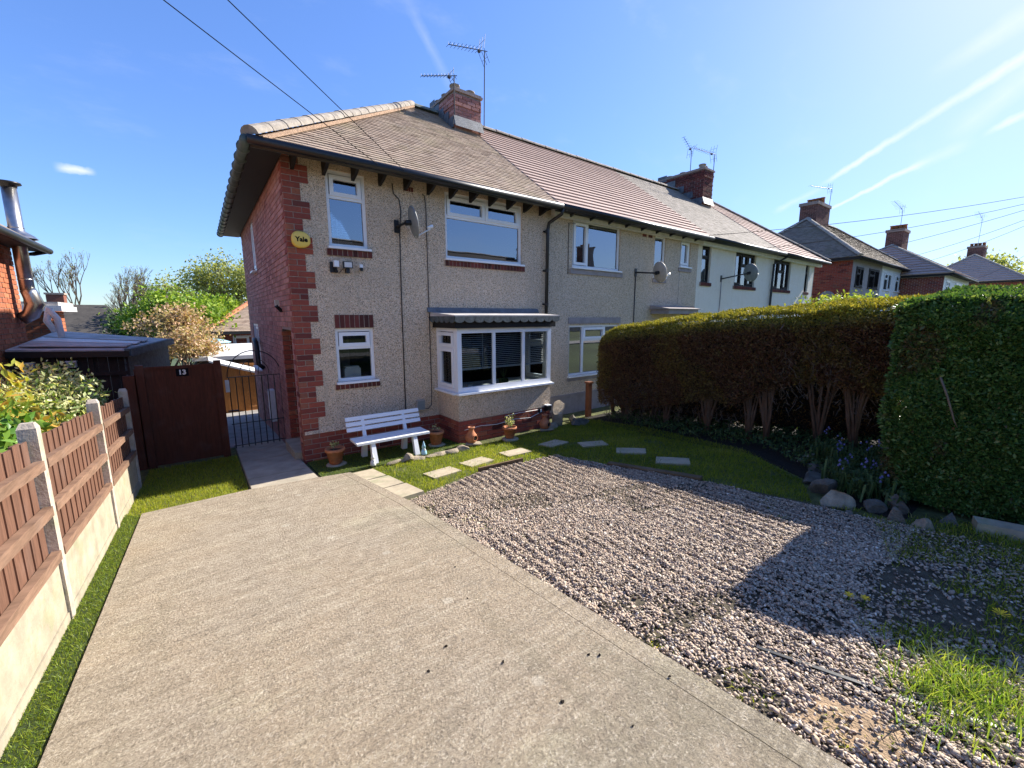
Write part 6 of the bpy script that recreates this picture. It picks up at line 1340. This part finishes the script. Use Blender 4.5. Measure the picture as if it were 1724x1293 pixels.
e_ = MB(); e_.box(-5.4, -3.55, 6.4, 7.8, 2.52, 2.60); e_.build('flat_roof', 'felt', EX); e_ = MB(); e_.box(-5.4, -3.50, 6.36, 6.398, 2.40, 2.52); e_.box(-3.548, -3.50, 6.40, 7.8, 2.40, 2.51); e_.build('gutter', 'white_paint', EX)
# lean-to shed
SH = thing('garden_shed', 'dark timber lean-to shed with pale felt roof behind the fence', 'shed', (-2.8, 4.2, -.3))
F_, Rr, Bb, Lb = (-2.20, 3.0), (-1.76, 6.0), (-3.56, 6.0), (-3.58, 3.0)
s_ = MB(); s_.hexa([(-3.58, 2.95, 1.72), (-2.17, 2.90, 1.665), (-1.70, 6.1, 1.70), (-3.58, 6.1, 1.94)], [(-3.58, 2.95, 1.765), (-2.17, 2.90, 1.71), (-1.70, 6.1, 1.745), (-3.58, 6.1, 1.985)]); s_.build('roof', 'felt', SH)
for i, (a, b) in enumerate(((.10, .32), (.34, .55), (.58, .80))):
    s_ = MB(); s_.hexa([(-3.5, 2.95+3*a, 1.775+.2*a), (-2.25+.3*a, 2.95+3*a, 1.73+.05*a), (-2.3+.3*b, 2.95+3*b, 1.73+.05*b), (-3.5, 2.95+3*b, 1.775+.2*b)], [(-3.5, 2.95+3*a, 1.792+.2*a), (-2.25+.3*a, 2.95+3*a, 1.752+.05*a), (-2.3+.3*b, 2.95+3*b, 1.745+.05*b), (-3.5, 2.95+3*b, 1.79+.2*b)]); s_.build('felt_strip', 'white_sheet' if i == 1 else 'felt', SH)
for i in range(11):
    a = -3.58+i*.125; s_ = MB(); s_.box(a, a+.121, 3.03+.006*(i % 2), 3.05+.006*(i % 2), -.35, 1.66); s_.build('wall_board', 'shed_wood', SH)
for i in range(4):
    x = -3.56+i*.44; s_ = MB(); s_.box(x, x+.05, 2.985, 3.028, -.35, 1.66); s_.build('post', 'shed_wood', SH)
s_ = MB(); s_.bar((-3.58, 2.99, 1.32), (-2.22, 2.99, 1.30), .03, .06); s_.build('rail', 'shed_wood', SH)
s_ = MB(); s_.bar((-3.58, 2.93, 1.69), (-2.15, 2.88, 1.635), .03, .10); s_.build('fascia', 'black_plastic', SH)
for i in range(15):
    z = -.3+i*.135; t0, t1 = 0, 1; A_, B_ = Vector((-2.215, 2.98, z)), Vector((-1.77, 5.98, z)); s_ = MB(); s_.hexa([A_, B_, B_+Vector((-.03, 0, 0)), A_+Vector((-.03, 0, 0))], [A_+Vector((-.012, 0, .13)), B_+Vector((-.012, 0, .13)), B_+Vector((-.03, 0, .13)), A_+Vector((-.03, 0, .13))]); s_.build('side_board', 'lead_dark', SH)
for i in range(6):
    t = i/6; p = Vector((-2.15, 2.88, 1.71)).lerp(Vector((-1.69, 6.1, 1.745)), t); q = Vector((-2.15, 2.88, 1.71)).lerp(Vector((-1.69, 6.1, 1.745)), t+.19); s_ = MB(); s_.hexa([p+Vector((-.06, 0, -.10)), p+Vector((.035, 0, -.12)), q+Vector((.035, 0, -.12)), q+Vector((-.06, 0, -.10))], [p+Vector((-.06, 0, .012)), p+Vector((.02, 0, .008)), q+Vector((.02, 0, .008)), q+Vector((-.06, 0, .012))]); s_.build('felt_edge', 'lead_dark', SH)
for i, x in enumerate((-3.36, -2.88)):
    z = 1.42; T = thing('shed_lantern', ['white lattice wall lantern on the shed, left one', 'white lattice wall lantern on the shed, right one'][i], 'lantern', (x, 2.96, z), 'shed lanterns')
    mb = MB(); mb.box(x-.055, x+.055, 2.87, 2.98, z+.03, z+.12); mb.build('shade', 'blind', T); mb = MB(); mb.box(x-.065, x+.065, 2.86, 2.985, z+.122, z+.135); mb.build('cap', 'upvc', T)
    mb = MB()
    for k in range(4):
        for s in (-1, 1): mb.bar((x+s*(-.055), 2.866, z+.03+k*.022), (x+s*.055, 2.866, z+.06+k*.022), .004, .005)
    mb.build('lattice', 'black_plastic', T)
# ------------------------------------------------------------------ behind the house: small shed, garage, bungalows
OS = thing('playhouse', 'small orange timber shed with white edged roof behind the iron gate', 'shed', (.4, 8.5, gz(0, 8.5)))
zb = gz(0, 8.5)-.02; rt_ = lambda x: .92-.36*(x+.85)
for i in range(6):
    x = -.80+i*.085; mb = MB(); mb.box(x, x+.081, 8.48, 8.50, zb, rt_(x)-.06); mb.build('door_board', 'orange_wood', OS)
for i in range(9):
    z = zb+i*.13
    x1 = min(2.0, -.85+(.86-(z+.14))/.36); 
    if x1 > -.2: mb = MB(); mb.hexa([(-.28, 8.47, z), (x1, 8.47, z), (x1, 8.5, z), (-.28, 8.5, z)], [(-.28, 8.488, z+.135), (x1, 8.488, z+.135), (x1, 8.5, z+.135), (-.28, 8.5, z+.135)]); mb.build('cladding_board', 'orange_wood', OS)
mb = MB(); mb.hexa([(-1.0, 8.36, .93), (1.0, 8.36, .21), (1.0, 10, .21), (-1.0, 10, .93)], [(-1.0, 8.36, .985), (1.0, 8.36, .265), (1.0, 10, .265), (-1.0, 10, .985)]); mb.build('roof', 'white_sheet', OS)
mb = MB(); mb.box(-.86, -.81, 8.46, 8.52, zb, .86); mb.box(-.30, -.26, 8.455, 8.50, zb, .70); mb.build('corner_post', 'orange_wood', OS); mb = MB(); mb.box(-.8, 1.2, 8.51, 9.9, zb, .2); mb.build('walls', 'orange_wood', OS)
OF = thing('orange_fence', 'strip of orange fence behind the small shed', 'fence', (.3, 10.2, gz(0, 10.2)))
for i in range(16):
    x = -.45+i*.15; mb = MB(); mb.box(x, x+.14, 10.2, 10.225, gz(0, 10.2), .64+.05*math.sin(i*.6)); mb.build('fence_board', 'orange_wood', OF)
GA = thing('garage', 'low garage with white sheet roof in the yards behind', 'garage', (1, 12, gz(0, 12)))
mb = MB(); mb.hexa([(-1.45, 11.5, .72), (4, 11.5, .72), (4, 15, 1.02), (-1.6, 15, 1.02)], [(-1.45, 11.5, .86), (4, 11.5, .86), (4, 15, 1.12), (-1.6, 15, 1.12)]); mb.build('roof', 'white_sheet', GA); mb = MB(); mb.box(-1.3, 3.9, 11.62, 14.8, -1.3, .715); mb.build('wall', 'shed_wood', GA)
BG = thing('brick_bungalow', 'dark brick bungalow with orange hip tiles seen past the side wall', 'house', (2.5, 16, gz(0, 16)))
zb = gz(0, 16); ze = 1.62
mb = MB(); mb.box(-.48, 8, 16, 23, zb-1, ze); mb.build('wall', 'mortar_dark', BG); bk = MB()
for k in range(36):
    x_ = -.48-(.115 if k % 2 else 0)
    while x_ < 3: 
        p = max(x_, -.48); bk.box(p+.005, x_+.222, 15.985, 16.002, zb-.2+k*CO+.006, zb-.2+(k+1)*CO-.006) if zb-.2+(k+1)*CO < ze else None; x_ += .235
bk.build('bricks', 'brick_attr', BG, kind='stuff')
mb = MB(); A_ = [(-.95, 15.6, ze), (8.4, 15.6, ze), (8.4, 23.4, ze), (-.95, 23.4, ze)]; P_, Q_ = (3., 19.5, 4.3), (4.6, 19.5, 4.3); mb.add(A_+[P_, Q_], [(0, 1, 5, 4), (2, 3, 4, 5), (3, 0, 4), (1, 2, 5), (3, 2, 1, 0)]); ro = mb.build('roof', 'tile1', BG)
tl = MB()
for i in range(44):
    a, b = i/44, min(1, (i+1.1)/44); p0, p1, q0, q1 = Vector(A_[0]).lerp(Vector(P_), a), Vector(A_[1]).lerp(Vector(Q_), a), Vector(A_[0]).lerp(Vector(P_), b), Vector(A_[1]).lerp(Vector(Q_), b); k = Vector((0, -.56, .83))*.03; nt = max(1, int((p1-p0).length/.17))
    for j in range(nt):
        u0, u1 = j/nt, (j+.98)/nt; tl.add([p0.lerp(p1, u0)+k, p0.lerp(p1, u1)+k, q0.lerp(q1, u1)+k*.4, q0.lerp(q1, u0)+k*.4], [(0, 1, 2, 3)])
tl.build('roof_tiles', 'tile1', ro, kind='stuff')
ridge_run(ro, (-.95, 15.6, ze+.04), (3, 19.5, 4.36), .34, .13, 'hip_orange', 'hip_tile')
mb = MB(); mb.box(-.98, 8.4, 15.55, 15.6, ze-.12, ze); mb.build('gutter', 'black_plastic', BG)
mb = MB(); mb.box(-.52, -.42, 15.9, 15.98, zb-.5, ze); mb.build('corner_render', 'render_grey', BG)
window(BG, (0, 16, 0), FR, .05, 1.25, .50, 1.42, [(0, .5, 0, 1, 1), (.5, 1, 0, 1, 0)], back=-.02, room=False, glass='glass_low', curtains=('curtain', [(0, .18), (.4, .6), (.82, 1)]))
DB = thing('slate_bungalow', 'far bungalow with plain dark roof behind the neighbour', 'house', (-7, 25, gz(0, 25)))
mb = MB(); mb.box(-14, -4.9, 25.4, 31, -3, 1.1); mb.build('wall', 'render_grey', DB)
mb = MB(); mb.add([(-14.4, 24.9, 1.05), (-4.3, 24.9, 1.05), (-4.3, 31.4, 1.05), (-14.4, 31.4, 1.05), (-13, 28.1, 3.0), (-5.5, 28.1, 3.0)], [(0, 1, 5, 4), (2, 3, 4, 5), (3, 0, 4), (1, 2, 5), (3, 2, 1, 0)]); mb.build('roof', 'slate', DB)
mb = MB(); mb.box(-7.9, -7.2, 27.9, 28.6, 2.6, 3.55); co = mb.build('chimney', 'brick_attr', DB); mb = MB(); mb.box(-7.95, -7.15, 27.85, 28.65, 3.55, 3.65); mb.build('capping', 'mortar', co)
aerial('small aerial on the far dark roofed bungalow', (-8.15, 28.2, 3.0), (-8.2, 28.2, 4.5), (-9.0, 28.2, 4.55), 5, .2)
PR = MB(); PR.lathe((-.75, 13.4, 1.26), [(.02, .18), (.35, .12), (.6, .02), (.58, .0), (.3, .08)], 16, cap=False); tag(PR.build('garden_parasol', 'slate_blue', None, True), 'pale turquoise canopy edge above the garage roof', 'parasol')
# ------------------------------------------------------------------ trees behind
def branches(mb, p, d, ln, r_, lev, tips, rg, spread=.6, up_=.15):
    q = p+d*ln; mid = p+d*ln*.5+Vector((rg.uniform(-1, 1), rg.uniform(-1, 1), rg.uniform(-1, 1)))*ln*.06; mb.tube([p, mid, q], [r_, r_*.85, r_*.65], 5 if lev > 1 else 3, caps=False)
    if lev == 0: tips.append(q); return
    tips.append(mid) if lev < 2 else None
    for _ in range(3 if lev > 1 else 3):
        nd = (d+Vector((rg.uniform(-1, 1), rg.uniform(-1, 1), rg.uniform(-.6, .9)))*spread+Vector((0, 0, up_))).normalized(); branches(mb, q, nd, ln*rg.uniform(.58, .8), r_*.62, lev-1, tips, rg, spread, up_)
def tree(label, base, hgt, lev, leaf, size, mat_, spread=.6, seed=1, name='tree', per=10, sig=.25, r0=None, up_=.15, th=.32):
    rg = random.Random(seed); T = thing(name, label, 'tree', base); mb = MB(); tips = []; b = Vector(base); k = hgt*th
    mb.tube([b-Vector((0, 0, .2)), b+Vector((0, 0, k))], [(r0 or hgt*.022)*1.3, r0 or hgt*.022], 8, caps=False)
    for _ in range(4): branches(mb, b+Vector((0, 0, k*rg.uniform(.7, 1))), Vector((rg.uniform(-.8, .8), rg.uniform(-.8, .8), 1)).normalized(), hgt*.26, (r0 or hgt*.022)*.6, lev, tips, rg, spread, up_)
    mb.build('trunk', 'twig', T)
    if leaf:
        tp = np.array([t[:] for t in tips]); P = np.repeat(tp, per, 0)+rng.normal(0, sig, (len(tp)*per, 3)); leafcloud('crown', P, size, mat_, T, aspect=.6)
    return T
tree('blossoming cherry with bronze and pink leaves beside the shed', (-2.25, 12.6, gz(0, 12.6)), 3.6, 4, True, .11, 'leaf_cherry', .75, 3, 'cherry_tree', 9, .16)
tree('second smaller blossoming cherry nearer the gate', (-1.75, 11.2, gz(0, 11.2)), 2.7, 4, True, .10, 'leaf_cherry', .8, 13, 'cherry_tree', 10, .15)
tree('bright lime green tree behind the cherry', (-1.7, 18.2, gz(0, 18.2)), 5.0, 4, True, .16, 'leaf_lime', .7, 8, 'lime_tree', 26, .26)
tree('pale feathery willow against the sky near the house wall', (.9, 27, gz(0, 27)), 7.8, 4, True, .16, 'leaf_pale', .6, 5, 'willow_tree', 30, .42)
tree('second pale willow left of the taller one', (-.9, 29, gz(0, 29)), 6.6, 4, True, .16, 'leaf_pale', .65, 15, 'willow_tree', 28, .42)
tree('dark evergreen low behind the cherry', (-3.2, 21, gz(0, 21)), 4.0, 4, True, .15, 'leaf_dark', .7, 16, 'evergreen_tree', 12, .25)
tree('nearly bare tree with young leaves above the far dark roof', (-6.6, 36, gz(0, 36)), 8.6, 5, True, .09, 'leaf_pale', .45, 22, 'bare_tree', 1, .12, up_=.3)
tree('leafless tree in the gap left of the lime green tree', (-4.0, 40, gz(0, 40)), 7.6, 5, False, .1, None, .45, 23, 'bare_tree', up_=.3)
tree('second leafless tree in the gap, farther right', (-2.6, 42, gz(0, 42)), 7.2, 5, False, .1, None, .45, 24, 'bare_tree', up_=.3)
tree('rounded pale tree far right behind the distant roofs', (95, 2, -2), 12, 4, True, .5, 'leaf_pale', .6, 31, 'distant_tree', 12, .8)
def yellow_bush():
    P = np.array((6.9, -4.75, 2.45))+rng.normal(0, (.25, .22, .07), (1300, 3)); z = gz(6.9, -4.75); T = thing('golden_shrub', 'straggly golden shrub poking up behind the conifer hedge', 'shrub', (6.95, -4.75, z)); leafcloud('foliage', P, .06, 'leaf_orange', T, rnd=rng.uniform(.2, .7, 1300)); mb = MB(); mb.tube([(6.95, -4.75, z), (6.93, -4.8, 1.5), (6.9, -4.75, 2.4)], [.03, .02, .01], 6); mb.build('stem', 'bark', T)
yellow_bush()
